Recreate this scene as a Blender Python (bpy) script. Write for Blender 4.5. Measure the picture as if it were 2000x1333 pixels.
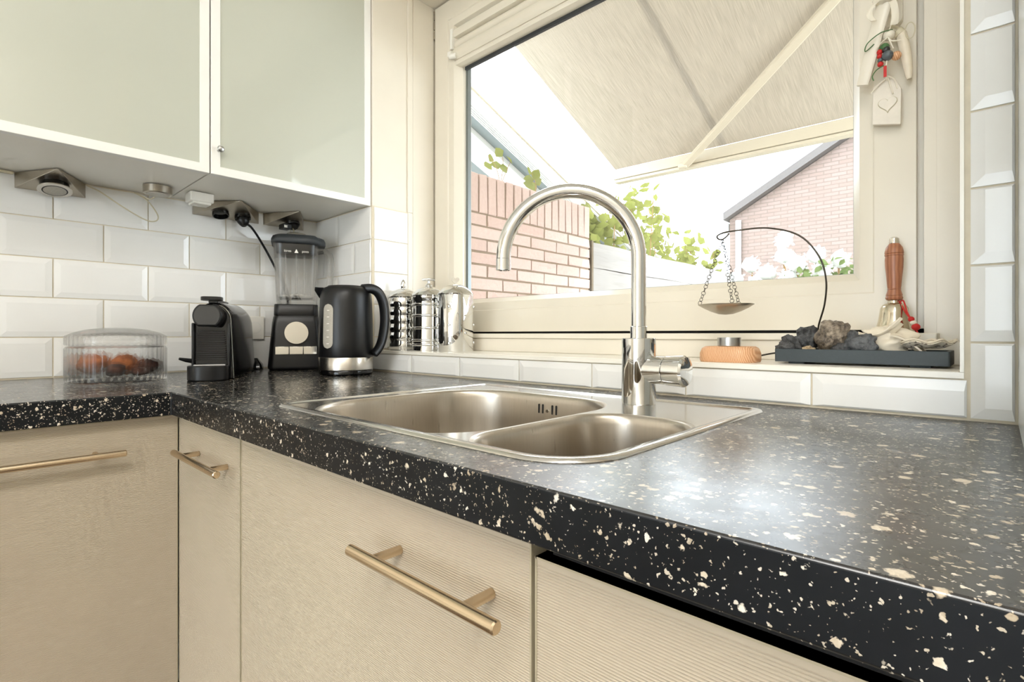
import bpy, math, random
from mathutils import Vector, noise, geometry
rnd = random.Random(7)
S = bpy.context.scene
for o in list(bpy.data.objects):
    bpy.data.objects.remove(o)
COL = S.collection
TOP = 0.92          # worktop height; every coordinate below is relative to the worktop
PI = math.pi

# ------------------------------------------------------------------ camera, sky, sun, fill lights, exposure
cd = bpy.data.cameras.new('camera'); cam = bpy.data.objects.new('camera', cd); COL.objects.link(cam)
cam.location = (1.7938, -0.9035, 0.112); cam.rotation_euler = (PI/2, 0, 0.7482)
cd.sensor_width = 36; cd.lens = 18.408; cd.shift_y = -0.00647; cd.clip_start = 0.01; cd.clip_end = 200
S.camera = cam
w = bpy.data.worlds.new('sky'); S.world = w; w.use_nodes = True
bg = w.node_tree.nodes['Background']; bg.inputs[0].default_value = (0.83, 0.915, 1.0, 1); bg.inputs[1].default_value = 9.0
def light(name, kind, loc, energy, color=(1, 1, 1), rot=(0, 0, 0), **k):
    l = bpy.data.lights.new(name, kind); l.energy = energy; l.color = color
    for a, b in k.items(): setattr(l, a, b)
    o = bpy.data.objects.new(name, l); o.location = loc; o.rotation_euler = rot; COL.objects.link(o); return o
sun = light('sun', 'SUN', (5, 5, 6), 3.0, (1, .95, .86), angle=0.01)
sun.rotation_euler = Vector((-0.62, -0.42, -0.66)).to_track_quat('-Z', 'Y').to_euler()
light('ceiling_fill', 'AREA', (2.2, -1.75, 1.56), 36, (1, .98, .95), shape='RECTANGLE', size=.36, size_y=1.7)  # added fill to brighten the room, from an unseen source
light('rear_fill', 'AREA', (2.2, -3.3, 1.56), 14, (1, .98, .95), shape='RECTANGLE', size=.36, size_y=.8)  # second added fill, further back in the unseen part
S.view_settings.view_transform = 'Standard'; S.view_settings.look = 'None'
S.view_settings.exposure = 0.0; S.view_settings.gamma = 1.0; S.view_settings.use_curve_mapping = False
S.cycles.max_bounces = 14; S.cycles.transmission_bounces = 12; S.cycles.transparent_max_bounces = 16; S.cycles.glossy_bounces = 6
S.cycles.sample_clamp_indirect = 6; S.cycles.blur_glossy = 0.6

# ------------------------------------------------------------------ material helpers
def lin(c): return tuple(((v/255)/12.92 if v/255 <= .04045 else ((v/255+.055)/1.055)**2.4) for v in c)
class NT:
    def __init__(s, name):
        s.m = bpy.data.materials.new(name); s.m.use_nodes = True; s.t = s.m.node_tree; s.b = s.t.nodes['Principled BSDF']; s.out = s.t.nodes['Material Output']
    def n(s, typ, ins=None, **k):
        x = s.t.nodes.new('ShaderNode'+typ)
        for a, b in k.items(): setattr(x, a, b)
        for a, b in (ins or {}).items(): s.set(x.inputs[a], b)
        return x
    def set(s, sock, v):
        if isinstance(v, bpy.types.NodeSocket): s.t.links.new(v, sock)
        elif isinstance(v, tuple) and len(v) == 3 and sock.type == 'RGBA': sock.default_value = (*v, 1)
        else: sock.default_value = v
    def p(s, **k):
        for a, b in k.items(): s.set(s.b.inputs[a.replace('_', ' ')], b)
        return s
    def math(s, op, a, b=0.0, c=0.0, clamp=False):
        x = s.n('Math', operation=op, use_clamp=clamp); s.set(x.inputs[0], a); s.set(x.inputs[1], b); s.set(x.inputs[2], c); return x.outputs[0]
    def mix(s, f, a, b):
        x = s.n('Mix', data_type='RGBA'); s.set(x.inputs['Factor'], f); s.set(x.inputs[6], a); s.set(x.inputs[7], b); return x.outputs[2]
    def obj(s): return s.n('TexCoord').outputs['Object']
    def pos(s): return s.n('NewGeometry').outputs['Position']
    def noise(s, vec, scale, detail=3, rough=.5): return s.n('TexNoise', {'Vector': vec, 'Scale': scale, 'Detail': detail, 'Roughness': rough}).outputs['Fac']
    def mapping(s, vec, scale=(1, 1, 1), rot=(0, 0, 0)): return s.n('Mapping', {'Vector': vec, 'Scale': scale, 'Rotation': rot}).outputs[0]
    def ramp(s, f, stops):
        r = s.n('ValToRGB', {'Fac': f}); e = r.color_ramp.elements
        while len(e) < len(stops): e.new(.5)
        for q, (p_, c) in zip(e, stops): q.position = p_; q.color = (*c, 1)
        return r.outputs[0]
    def bump(s, h, strength=.2, dist=.001): s.set(s.b.inputs['Normal'], s.n('Bump', {'Height': h, 'Strength': strength, 'Distance': dist}).outputs[0]); return s
def plain(name, rgb, rough=.5, metal=0.0, var=.05, vs=8, bump=0, bs=200, **k):
    t = NT(name); c = lin(rgb)
    f = t.noise(t.pos(), vs, 4)
    col = t.mix(f, tuple(max(0, v*(1-var)) for v in c), tuple(min(1, v*(1+var)) for v in c))
    t.p(Base_Color=col, Roughness=rough, Metallic=metal, **k)
    if bump: t.bump(t.noise(t.pos(), bs, 3), bump, .0008)
    return t.m
M = {}
M['paint'] = plain('cream_paint', (231, 223, 207), .32, bump=.05, bs=60)
M['sash'] = plain('cream_lacquer', (226, 218, 201), .25, bump=.04, bs=50)
M['plaster'] = plain('wall_plaster', (240, 234, 222), .6)
M['white'] = plain('white_lacquer', (236, 238, 236), .18)
M['ceil'] = plain('ceiling_white', (245, 243, 238), .8)
M['floor'] = plain('floor_vinyl', (104, 88, 70), .45, var=.15)
M['grout'] = plain('tile_grout', (222, 211, 188), .85, var=.14, vs=40)
M['sill'] = plain('sill_white', (243, 238, 226), .25)
t = NT('glazed_white_tile'); f = t.noise(t.pos(), 9, 2)
t.p(Base_Color=t.mix(f, lin((233, 231, 226)), lin((240, 239, 235))), Roughness=.11)
t.bump(t.noise(t.pos(), 30, 1), .05, .002); M['tile'] = t.m
M['rib'] = plain('ribbed_beige_laminate', (180, 168, 149), .42, var=.03)
M['edge'] = plain('beige_edge_band', (170, 160, 136), .4)
M['carcass'] = plain('cabinet_carcass', (242, 238, 228), .35)
M['dark'] = plain('shadow_gap_dark', (24, 22, 20), .7)
M['black'] = plain('satin_black_plastic', (17, 17, 18), .34, bump=.06, bs=900, Specular_IOR_Level=.4)
M['gloss'] = plain('gloss_black_plastic', (10, 10, 11), .1, Specular_IOR_Level=.42)
M['char'] = plain('charcoal_plastic', (48, 47, 45), .3)
M['rubber'] = plain('rubber_dark', (46, 50, 53), .5)
M['chrome'] = plain('chrome', (222, 222, 220), .035, 1, var=.0)
M['gap'] = plain('aluminium_spacer', (120, 128, 130), .35, .7)
def brushed(name, rgb, rough, sc):
    t = NT(name); c = lin(rgb); f = t.noise(t.mapping(t.obj(), sc), 1, 3)
    t.p(Base_Color=t.mix(f, tuple(v*.86 for v in c), c), Roughness=t.math('ADD', rough-.06, t.math('MULTIPLY', f, .12)), Metallic=1.0)
    t.bump(f, .06, .0005); return t.m
M['steel'] = brushed('brushed_steel', (205, 200, 192), .24, (60, 60, 700))
M['deck'] = brushed('sink_steel', (214, 211, 206), .17, (40, 600, 40))
M['bowl'] = brushed('sink_bowl_steel', (196, 188, 176), .3, (300, 300, 8))
M['gold'] = plain('champagne_metal', (212, 192, 164), .24, 1, var=.03, vs=30)
M['nickel'] = brushed('nickel_plate', (182, 174, 160), .3, (30, 600, 600))
M['silver'] = plain('polished_silver', (222, 219, 212), .12, 1, var=.04, vs=30)
M['brass'] = plain('pale_brass', (214, 205, 186), .14, 1, var=.06, vs=40)
M['alu'] = plain('tealight_aluminium', (190, 190, 188), .3, 1)
M['iron'] = plain('dark_iron_wire', (74, 68, 60), .45, .8)
M['frame'] = plain('white_aluminium_frame', (240, 238, 232), .3, .0)
M['slate'] = plain('slate_tray', (58, 66, 70), .55, var=.12, vs=300, bump=.12, bs=500)
M['red'] = plain('red_cord', (196, 34, 30), .6)
M['cloth'] = plain('white_string', (232, 224, 206), .8)
M['green'] = plain('green_string', (76, 112, 66), .7)
M['greybead'] = plain('slate_bead', (88, 96, 100), .4, var=.2, vs=200)
M['shell'] = plain('shell_cream', (232, 220, 198), .45, var=.12, vs=60, bump=.2, bs=120)
M['cord'] = plain('beige_flex', (206, 196, 168), .45)
M['whiteplastic'] = plain('white_plastic', (238, 235, 226), .3)
M['tagwood'] = plain('whitewashed_board', (232, 224, 210), .7, var=.1, vs=60)
M['concrete'] = plain('patio_paving', (150, 146, 139), .9)
M['awnmetal'] = plain('cream_awning_metal', (191, 180, 157), .35)
M['mortar'] = plain('mortar_brown', (132, 114, 94), .95, var=.25, vs=90)
# rough dark / brown stone
def stone(name, a, b, sc=70, rough=.75, spec=.5):
    t = NT(name); f = t.noise(t.obj(), sc, 6, .7)
    t.p(Base_Color=t.ramp(f, [(.38, lin(a)), (.62, lin(b))]), Roughness=rough)
    t.bump(t.noise(t.obj(), sc*2.2, 5, .7), .9, .004); return t.m
M['lava'] = stone('lava_stone', (38, 38, 38), (96, 96, 96), 60)
M['lava2'] = stone('grey_lava_stone', (52, 55, 58), (112, 114, 116), 50, .55)
M['ore'] = stone('silvery_brown_ore', (70, 60, 50), (176, 160, 140), 80, .35)
M['beige'] = stone('beige_stone', (176, 150, 116), (226, 206, 172), 70)
M['biscuit'] = stone('orange_brown_rusk', (120, 62, 30), (190, 112, 62), 60, .8)
M['prune'] = stone('dark_brown_rusk', (40, 24, 20), (92, 52, 36), 70, .7)
# wood
def wood(name, a, b, sc, rough=.45, rot=(0, 0, 0)):
    t = NT(name); v = t.mapping(t.obj(), sc, rot)
    wv = t.n('TexWave', {'Vector': v, 'Scale': 1.0, 'Distortion': 3.0, 'Detail': 3.0, 'Detail Scale': 1.5}).outputs['Fac']
    t.p(Base_Color=t.mix(wv, lin(a), lin(b)), Roughness=rough); t.bump(wv, .1, .0006); return t.m
M['pine'] = wood('reddish_pine', (228, 184, 144), (198, 140, 94), (130, 20, 60), .5, (0, .5, 0))
M['turned'] = wood('turned_handle_wood', (178, 120, 88), (152, 96, 68), (60, 60, 20), .35)
M['planks'] = wood('weathered_plank', (133, 129, 124), (102, 98, 93), (8, 3, 40), .85)
M['post'] = wood('old_post', (101, 89, 70), (70, 62, 48), (30, 30, 6), .9)
# terrazzo
t = NT('black_terrazzo'); P = t.pos()
wob = t.n('VectorMath', {0: P, 1: t.n('VectorMath', {0: t.n('TexNoise', {'Vector': P, 'Scale': 260.0, 'Detail': 2.0}).outputs['Color'], 1: (.006, .006, .006)}, operation='MULTIPLY').outputs[0]}, operation='ADD').outputs[0]
def flecks(scale, thr, rmin, rmax):
    v = t.n('TexVoronoi', {'Vector': wob, 'Scale': scale, 'Randomness': 1.0}); sep = t.n('SeparateColor', {'Color': v.outputs['Color']})
    keep = t.math('LESS_THAN', sep.outputs[0], thr)
    rad = t.math('ADD', rmin, t.math('MULTIPLY', t.math('POWER', sep.outputs[1], 2.0), rmax-rmin))
    d = t.math('SUBTRACT', rad, v.outputs['Distance']); edge = t.math('MULTIPLY', d, 14.0, clamp=True)
    return t.math('MULTIPLY', keep, edge), sep.outputs[2]
m1, r1 = flecks(62, .34, .13, .44)
m2, r2 = flecks(140, .56, .12, .42)
m3, r3 = flecks(300, .70, .15, .44)
mask = t.math('MAXIMUM', t.math('MAXIMUM', m1, m2), t.math('MULTIPLY', m3, .8))
chip = t.ramp(t.math('ADD', t.math('MULTIPLY', r1, .6), t.math('MULTIPLY', t.noise(P, 400, 3), .4)), [(.1, lin((160, 142, 116))), (.5, lin((206, 194, 174))), (.9, lin((234, 227, 214)))])
base = t.mix(t.noise(P, 30, 4), lin((13, 14, 16)), lin((26, 28, 31)))
smear = t.noise(P, 22, 5, .65)
glare_x = t.n('MapRange', {'Value': t.n('SeparateXYZ', {0: P}).outputs[0], 1: .75, 2: 1.35, 3: .08, 4: .20}).outputs[0]      # rougher and more coated to the right: window glare built into the finish
up_ = t.math('GREATER_THAN', t.n('SeparateXYZ', {0: t.n('NewGeometry').outputs['Normal']}).outputs[2], .5); glare_x = t.math('MULTIPLY', glare_x, up_)  # facing mask: upright front made less reflective so it renders darker
glare_y = t.n('MapRange', {'Value': t.math('ADD', t.n('SeparateXYZ', {0: P}).outputs[1], t.math('MULTIPLY', t.noise(P, 6, 3), .12)), 1: -.16, 2: -.40, 3: .12, 4: 1.0}).outputs[0]  # coat grows towards the front edge to place the window glare
t.p(Base_Color=t.mix(mask, base, chip), Roughness=t.math('ADD', t.math('ADD', glare_x, t.math('MULTIPLY', t.math('SUBTRACT', 1.0, up_), .26)), t.math('MULTIPLY', smear, .20)), IOR=1.48, Specular_IOR_Level=t.math('ADD', .2, t.math('MULTIPLY', up_, .3)), Coat_Weight=t.math('MULTIPLY', glare_y, t.math('MULTIPLY', t.math('SUBTRACT', glare_x, .08), 5.5, clamp=True)), Coat_IOR=1.6, Coat_Roughness=t.math('ADD', .12, t.math('MULTIPLY', smear, .30)))
t.bump(t.math('ADD', t.noise(P, 90, 3), t.math('MULTIPLY', mask, .3)), .05, .0012); M['terrazzo'] = t.m
# frosted cabinet glass, clear window glass, thick glassware
t = NT('frosted_green_glass'); t.p(Base_Color=lin((190, 192, 178)), Roughness=.3, Coat_Weight=1.0, Coat_Roughness=.045, Coat_IOR=1.55, Subsurface_Weight=0.0); M['frost'] = t.m
t = NT('window_glass'); lw = t.n('LayerWeight', {'Blend': .5}); fr_ = t.math('ADD', .035, t.math('MULTIPLY', t.math('POWER', lw.outputs['Facing'], 5.0), .9)); tr = t.n('BsdfTransparent', {'Color': (.985, .99, .985)}); gl = t.n('BsdfGlossy', {'Color': (1, 1, 1), 'Roughness': 0.0})
mx = t.n('MixShader', {0: fr_}); t.set(mx.inputs[1], tr.outputs[0]); t.set(mx.inputs[2], gl.outputs[0]); t.set(t.out.inputs[0], mx.outputs[0]); M['glass'] = t.m
t = NT('clear_glassware'); g = t.n('BsdfGlass', {'Color': (1, 1, 1), 'Roughness': 0.0, 'IOR': 1.45}); tr = t.n('BsdfTransparent', {'Color': (1, 1, 1)})
mx = t.n('MixShader', {0: .48}); t.set(mx.inputs[1], tr.outputs[0]); t.set(mx.inputs[2], g.outputs[0]); t.set(t.out.inputs[0], mx.outputs[0]); M['glassware'] = t.m
t = NT('thin_jug_glass'); g = t.n('BsdfGlass', {'Color': (1, 1, 1), 'Roughness': 0.0, 'IOR': 1.45}); tr = t.n('BsdfTransparent', {'Color': (1, 1, 1)})
mx = t.n('MixShader', {0: .5}); t.set(mx.inputs[1], tr.outputs[0]); t.set(mx.inputs[2], g.outputs[0]); t.set(t.out.inputs[0], mx.outputs[0]); M['jugglass'] = t.m
# awning cloth: woven, lets light through
t = NT('awning_cloth'); v = t.mapping(t.obj(), (300, 7, 20)); f = t.noise(v, 1, 4)
cc = t.mix(f, lin((152, 143, 128)), lin((208, 199, 183)))
d = t.n('BsdfDiffuse', {'Color': cc}); tl = t.n('BsdfTranslucent', {'Color': cc}); mx = t.n('MixShader', {0: .30})
t.set(mx.inputs[1], d.outputs[0]); t.set(mx.inputs[2], tl.outputs[0]); t.set(t.out.inputs[0], mx.outputs[0]); M['cloth_awning'] = t.m
t = NT('pink_brick'); f = t.noise(t.pos(), 60, 5, .7); oi = t.n('ObjectInfo').outputs['Random']
t.p(Base_Color=t.mix(f, t.mix(oi, lin((170, 141, 129)), lin((182, 155, 143))), t.mix(oi, lin((198, 173, 161)), lin((205, 184, 173)))), Roughness=.9); t.bump(f, .5, .004); M['brick'] = t.m
t = NT('far_brickwork'); bk = t.n('TexBrick', {'Vector': t.mapping(t.pos(), (1, 1, 1), (PI/2, 0, 0)), 'Scale': 1.0, 'Mortar Size': .008, 'Brick Width': .22, 'Row Height': .0625,
    'Color1': (*lin((125, 109, 101)), 1), 'Color2': (*lin((119, 102, 93)), 1), 'Mortar': (*lin((104, 91, 83)), 1)}); t.p(Base_Color=bk.outputs[0], Roughness=.9); M['farbrick'] = t.m
M['rooftile'] = plain('grey_roof_edge', (88, 83, 80), .8)
M['verglass'] = plain('grey_roof_sheet', (92, 101, 100), .25)
M['verwhite'] = plain('white_roof_profile', (205, 205, 200), .4)
def leafmat(name, a, b):
    t = NT(name); f = t.noise(t.obj(), 9, 3); c = t.mix(f, lin(a), lin(b)); d = t.n('BsdfDiffuse', {'Color': c}); tl = t.n('BsdfTranslucent', {'Color': c}); mx = t.n('MixShader', {0: .45})
    t.set(mx.inputs[1], d.outputs[0]); t.set(mx.inputs[2], tl.outputs[0]); t.set(t.out.inputs[0], mx.outputs[0]); return t.m
M['leaf'] = leafmat('vine_leaf', (91, 98, 43), (140, 140, 80)); M['leaf2'] = leafmat('shrub_leaf', (73, 91, 50), (121, 133, 84))
M['petal'] = leafmat('white_petal', (210, 210, 205), (227, 227, 223)); M['twig'] = plain('twig', (140, 110, 70), .9)

# ------------------------------------------------------------------ mesh helpers
class MB:
    def __init__(s): s.v = []; s.f = []
    def add(s, vs, fs): o = len(s.v); s.v += [tuple(p) for p in vs]; s.f += [tuple(i+o for i in q) for q in fs]; return s
    def box(s, x0, x1, y0, y1, z0, z1):
        v = [(x, y, z) for z in (z0, z1) for y in (y0, y1) for x in (x0, x1)]
        return s.add(v, [(0, 2, 3, 1), (4, 5, 7, 6), (0, 1, 5, 4), (2, 6, 7, 3), (0, 4, 6, 2), (1, 3, 7, 5)])
    def rings(s, rings, cap0=True, cap1=True, closed=True, loop=False):
        n = len(rings[0]); v = [p for r in rings for p in r]; f = []
        m = len(rings)
        for i in range(m if loop else m-1):
            j = (i+1) % m
            for k in range(n if closed else n-1):
                a, b = i*n+k, i*n+(k+1) % n; c, d = j*n+(k+1) % n, j*n+k; f.append((a, b, c, d))
        if not loop:
            if cap0: f.append(tuple(range(n-1, -1, -1)))
            if cap1: f.append(tuple(range((m-1)*n, m*n)))
        return s.add(v, f)
    def lathe(s, prof, n=32, c=(0, 0, 0), axis='z', cap0=True, cap1=True, mod=None):
        R = []
        for r, z in prof:
            ring = []
            for k in range(n):
                a = 2*PI*k/n; rr = r*(mod(a, z) if mod else 1)
                p = (rr*math.cos(a), rr*math.sin(a), z)
                if axis == 'x': p = (z, p[0], p[1])
                elif axis == 'y': p = (p[1], z, p[0])
                ring.append((c[0]+p[0], c[1]+p[1], c[2]+p[2]))
            R.append(ring)
        return s.rings(R, cap0, cap1)
    def tube(s, path, r, n=10, caps=True, loop=False):
        P = [Vector(p) for p in path]; R = []; up = None; m = len(P)
        for i, p in enumerate(P):
            if loop: d = (P[(i+1) % m]-P[i-1]).normalized()
            else: d = (P[min(i+1, m-1)]-P[max(i-1, 0)]).normalized()
            if up is None: up = Vector((0, 0, 1)) if abs(d.z) < .9 else Vector((1, 0, 0))
            a = (up-d*up.dot(d)).normalized(); b = d.cross(a); up = a
            rr = r[i] if isinstance(r, (list, tuple)) else r
            R.append([p+a*rr*math.cos(2*PI*k/n)+b*rr*math.sin(2*PI*k/n) for k in range(n)])
        return s.rings(R, caps, caps, loop=loop)
    def cyl(s, a, b, r, n=20, r2=None): return s.tube([a, b], [r, r if r2 is None else r2], n)
    def prism(s, pts, axis, a, b):
        def mk(p, h): return {'z': (p[0], p[1], h), 'y': (p[0], h, p[1]), 'x': (h, p[0], p[1])}[axis]
        return s.rings([[mk(p, a) for p in pts], [mk(p, b) for p in pts]])
def obj(name, mb, mat, parent=None, bevel=0, seg=2, angle=35, smooth=True, kind=None, subsurf=0, loc=None, rz=0, recalc=True):
    me = bpy.data.meshes.new(name); me.from_pydata(mb.v, [], mb.f); me.validate(); me.materials.append(M[mat] if isinstance(mat, str) else mat)
    if recalc:
        import bmesh
        bm = bmesh.new(); bm.from_mesh(me); bmesh.ops.recalc_face_normals(bm, faces=bm.faces); bm.to_mesh(me); bm.free()
    if smooth:
        me.shade_smooth(); me.set_sharp_from_angle(angle=math.radians(angle))
    o = bpy.data.objects.new(name, me); COL.objects.link(o)
    if parent: o.parent = parent
    if loc: o.location = loc
    if rz: o.rotation_euler.z = rz
    if bevel:
        b = o.modifiers.new('bevel', 'BEVEL'); b.width = bevel; b.segments = seg; b.limit_method = 'ANGLE'; b.angle_limit = math.radians(40)
    if subsurf: q = o.modifiers.new('subdivision', 'SUBSURF'); q.levels = subsurf; q.render_levels = subsurf
    if kind: o['kind'] = kind
    return o
def tag(o, label, cat, group=None, kind=None):
    o['label'] = label; o['category'] = cat
    if group: o['group'] = group
    if kind: o['kind'] = kind
    return o
def thing(name, label, cat, loc=(0, 0, 0), rz=0, group=None):
    o = bpy.data.objects.new(name, None); COL.objects.link(o); o.location = loc; o.rotation_euler.z = rz; o.empty_display_size = .05
    return tag(o, label, cat, group)
def struct(name, mb=None, mat=None, **k):
    if mb is None:
        o = bpy.data.objects.new(name, None); COL.objects.link(o); o['kind'] = 'structure'; return o
    return obj(name, mb, mat, kind='structure', **k)
def link_copy(src, name, parent, loc, rot=(0, 0, 0)):
    o = bpy.data.objects.new(name, src); COL.objects.link(o); o.parent = parent; o.location = loc; o.rotation_euler = rot; return o
def rrect(x0, x1, y0, y1, r, n=10, inset=0.0):
    """rounded rectangle outline; r = radii (front-left, front-right, back-right, back-left)"""
    if not isinstance(r, (tuple, list)): r = (r,)*4
    x0 += inset; x1 -= inset; y0 += inset; y1 -= inset; P = []
    for (cx, cy, a0, q) in ((x0, y0, PI, 0), (x1, y0, 1.5*PI, 1), (x1, y1, 0, 2), (x0, y1, PI/2, 3)):
        rr = max(r[q]-inset, .0015)
        ox = cx+rr if cx == x0 else cx-rr; oy = cy+rr if cy == y0 else cy-rr
        for k in range(n+1):
            a = a0+k/n*PI/2; P.append((ox+rr*math.cos(a), oy+rr*math.sin(a)))
    return P
def spline(pts, n=8):
    P = [Vector(p) for p in pts]; out = []
    for i in range(len(P)-1):
        p0, p1, p2, p3 = P[max(i-1, 0)], P[i], P[i+1], P[min(i+2, len(P)-1)]
        for k in range(n):
            t = k/n; out.append(.5*((2*p1)+(p2-p0)*t+(2*p0-5*p1+4*p2-p3)*t*t+(3*p1-p0-3*p2+p3)*t**3))
    return out+[P[-1]]
def inside(p, poly):
    c = False; j = len(poly)-1
    for i in range(len(poly)):
        if (poly[i][1] > p[1]) != (poly[j][1] > p[1]) and p[0] < (poly[j][0]-poly[i][0])*(p[1]-poly[i][1])/(poly[j][1]-poly[i][1])+poly[i][0]: c = not c
        j = i
    return c
def holed(mb, outer, holes, z):
    pts = []; ed = []
    for L in [outer]+holes:
        o = len(pts); pts += [Vector(p) for p in L]; ed += [(o+i, o+(i+1) % len(L)) for i in range(len(L))]
    r = geometry.delaunay_2d_cdt(pts, ed, [], 0, 1e-7)
    fs = [q for q in r[2] if (lambda c: inside(c, outer) and not any(inside(c, h) for h in holes))(sum((r[0][i] for i in q), Vector((0, 0)))/len(q))]
    mb.add([(p[0], p[1], z) for p in r[0]], fs); return mb
def blob(r, seed, sub=3, amp=.25, freq=1.6, sq=(1, 1, 1)):
    import bmesh
    bm = bmesh.new(); bmesh.ops.create_icosphere(bm, subdivisions=sub, radius=1); mb = MB(); off = Vector((seed*7.3, seed*3.1, seed*1.7))
    for v in bm.verts:
        d = v.co.normalized(); k = 1+amp*noise.noise(d*freq+off)+amp*.5*noise.noise(d*freq*2.7+off)+amp*.22*noise.noise(d*freq*6+off)
        mb.v.append((d.x*k*r*sq[0], d.y*k*r*sq[1], d.z*k*r*sq[2]))
    mb.f = [tuple(v.index for v in f.verts) for f in bm.faces]; bm.free(); return mb

# ------------------------------------------------------------------ room shell
FL = -0.92; CE = 1.68; RX = 2.46; RY = -4.0
struct('floor', MB().box(-.1, RX+.1, RY-.1, .34, FL-.06, FL), 'floor')
struct('ceiling', MB().box(-.1, RX+.1, RY-.1, .34, CE, CE+.08), 'ceil')
wl = struct('wall_left', MB().box(-.1, 0, RY, .34, FL, CE), 'plaster')
struct('wall_right', MB().box(RX, RX+.1, RY, .34, FL, CE), 'plaster')
wb = MB(); D0, D1 = 1.02, 2.4
wb.box(-.1, D0, RY-.1, RY, FL, CE).box(D1, RX+.1, RY-.1, RY, FL, CE).box(D0, D1, RY-.1, RY, 1.25, CE)
struct('wall_back', wb, 'plaster')
WX0, WX1, WZ0, WZ1, WT = .36, 1.757, .055, 1.2386, .34
ww = MB().box(0, WX0, 0, WT, FL, CE).box(WX1, RX, 0, WT, FL, CE).box(WX0, WX1, 0, WT, FL, WZ0).box(WX0, WX1, 0, WT, WZ1, CE)
wf = struct('wall_front', ww, 'paint')
# added glass door behind the camera, lets sky light into the room
dr = struct('added_door_1'); f = MB()
for x in (D0, (D0+D1)/2-.03, D1-.06): f.box(x, x+.06, RY-.08, RY-.02, FL, 1.25)
for x0, x1 in ((D0+.06, (D0+D1)/2-.03), ((D0+D1)/2+.03, D1-.06)): f.box(x0, x1, RY-.08, RY-.02, 1.17, 1.25).box(x0, x1, RY-.08, RY-.02, FL, FL+.1)
obj('door_frame', f, 'paint', dr)
for x0, x1 in ((D0+.06, (D0+D1)/2-.03), ((D0+D1)/2+.03, D1-.06)): obj('pane', MB().box(x0, x1, RY-.055, RY-.05, FL+.1, 1.17), 'glass', dr, smooth=False)

# tiles: bevelled metro tiles, each an object of its own ---------------------------------------------
TB, TE, TF = .014, .0036, .0056
_tm = {}
def tile_mesh(L, H, bev):
    key = (round(L, 4), round(H, 4), bev)
    if key not in _tm:
        l, r, b, tp = [TB if q else .0025 for q in bev]
        mb = MB(); R = [[(0, 0, 0), (L, 0, 0), (L, 0, H), (0, 0, H)], [(0, -TE, 0), (L, -TE, 0), (L, -TE, H), (0, -TE, H)],
                        [(l, -TF, b), (L-r, -TF, b), (L-r, -TF, H-tp), (l, -TF, H-tp)]]
        mb.rings(R, cap0=False)
        me = bpy.data.meshes.new('tile'); me.from_pydata(mb.v, [], mb.f); me.materials.append(M['tile']); _tm[key] = me
    return _tm[key]
GR = .0028
def tile(parent, a0, a1, z0, z1, place, bev=(1, 1, 1, 1)):
    L, H = a1-a0-GR, z1-z0-GR; loc, rz = place(a0+GR/2); link_copy(tile_mesh(L, H, bev), 'tile', parent, (loc[0], loc[1], z0+GR/2), (0, 0, rz))
Z0, TP, TL = .0024, .102, .2065
def rows(parent, lo, hi, even, odd, place, zlo=Z0, zhi=.513):
    for k in range(6):
        z0, z1 = Z0+k*TP, Z0+(k+1)*TP
        bz = [1, 1]
        if z0 < zlo: z0 = zlo; bz[0] = 0
        if z1 > zhi: z1 = zhi; bz[1] = 0
        if z1-z0 < .012: continue
        a = (even if k % 2 == 0 else odd)
        n0 = math.floor((lo-a)/TL)
        for i in range(n0, n0+20):
            a0, a1 = a+i*TL, a+(i+1)*TL; bl = [1, 1]
            if a0 < lo-1e-4: a0 = lo; bl[0] = 0
            if a1 > hi+1e-4: a1 = hi; bl[1] = 0
            if a1-a0 < .012 or a0 >= hi: continue
            tile(parent, a0, a1, z0, z1, place, (bl[0], bl[1], bz[0], bz[1]))
# left wall (faces +x): local x runs along +y
rows(wl, -1.34, 0, -.7189, -.6145, lambda a: ((.002, a, 0), PI/2))
obj('grout', MB().box(0, .003, -1.34, 0, 0, .515), 'grout', wl, smooth=False)
# short return beside the window (faces -y) and the window reveal (faces +x)
rows(wf, .006, WX0, .1566, .0535, lambda a: ((a, -.002, 0), 0))
obj('grout', MB().box(.004, WX0+.003, -.003, 0, 0, .515), 'grout', wf, smooth=False)
rows(wf, 0.002, .13, -.0765, -.0765, lambda a: ((WX0+.002, a, 0), PI/2), zlo=.066)
obj('grout', MB().box(WX0, WX0+.003, 0, .13, .063, .515), 'grout', wf, smooth=False)
# upstand under the sill
xs = [.3669, .5703, .7762, .9827, 1.1837, 1.3844, 1.585, 1.7655]
for a, b in zip(xs, xs[1:]): tile(wf, a, b, .0024, .0535, lambda q: ((q, -.002, 0), 0), (1, b < 1.7, 0, 1))
obj('grout', MB().box(WX0, RX, -.003, 0, 0, .0535), 'grout', wf, smooth=False)
# column of cut tiles right of the window
for k in range(9): tile(wf, 1.7665, 1.8105, .0024+k*.0992, .0024+(k+1)*.0992, lambda q: ((q, -.002, 0), 0), (1, 0, 1, 0))
obj('grout', MB().box(1.758, 1.812, -.003, 0, .0535, 1.0), 'grout', wf, smooth=False)
struct('trim_1', MB().box(1.7575, 1.7615, -.0075, .02, .063, 1.1), 'sill')            # white edge strip beside the window
struct('trim_2', MB().box(WX0+.004, 1.7615, -.0085, -.001, .0545, .0625), 'sill')     # white edge strip along the sill
struct('windowsill', MB().box(WX0+.001, WX1-.001, -.001, .2, .0545, .063), 'sill', bevel=.0012)
# painted mouldings of the left reveal
m = MB().box(WX0, WX0+.006, .13, .15, .515, WZ1).box(WX0, WX0+.004, .15, .24, .063, WZ1).box(WX0, WX0+.006, .13, .15, .063, .515)
struct('trim_3', m, 'paint', bevel=.003)

# ------------------------------------------------------------------ window
win = struct('window_1')
fy = .245
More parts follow.
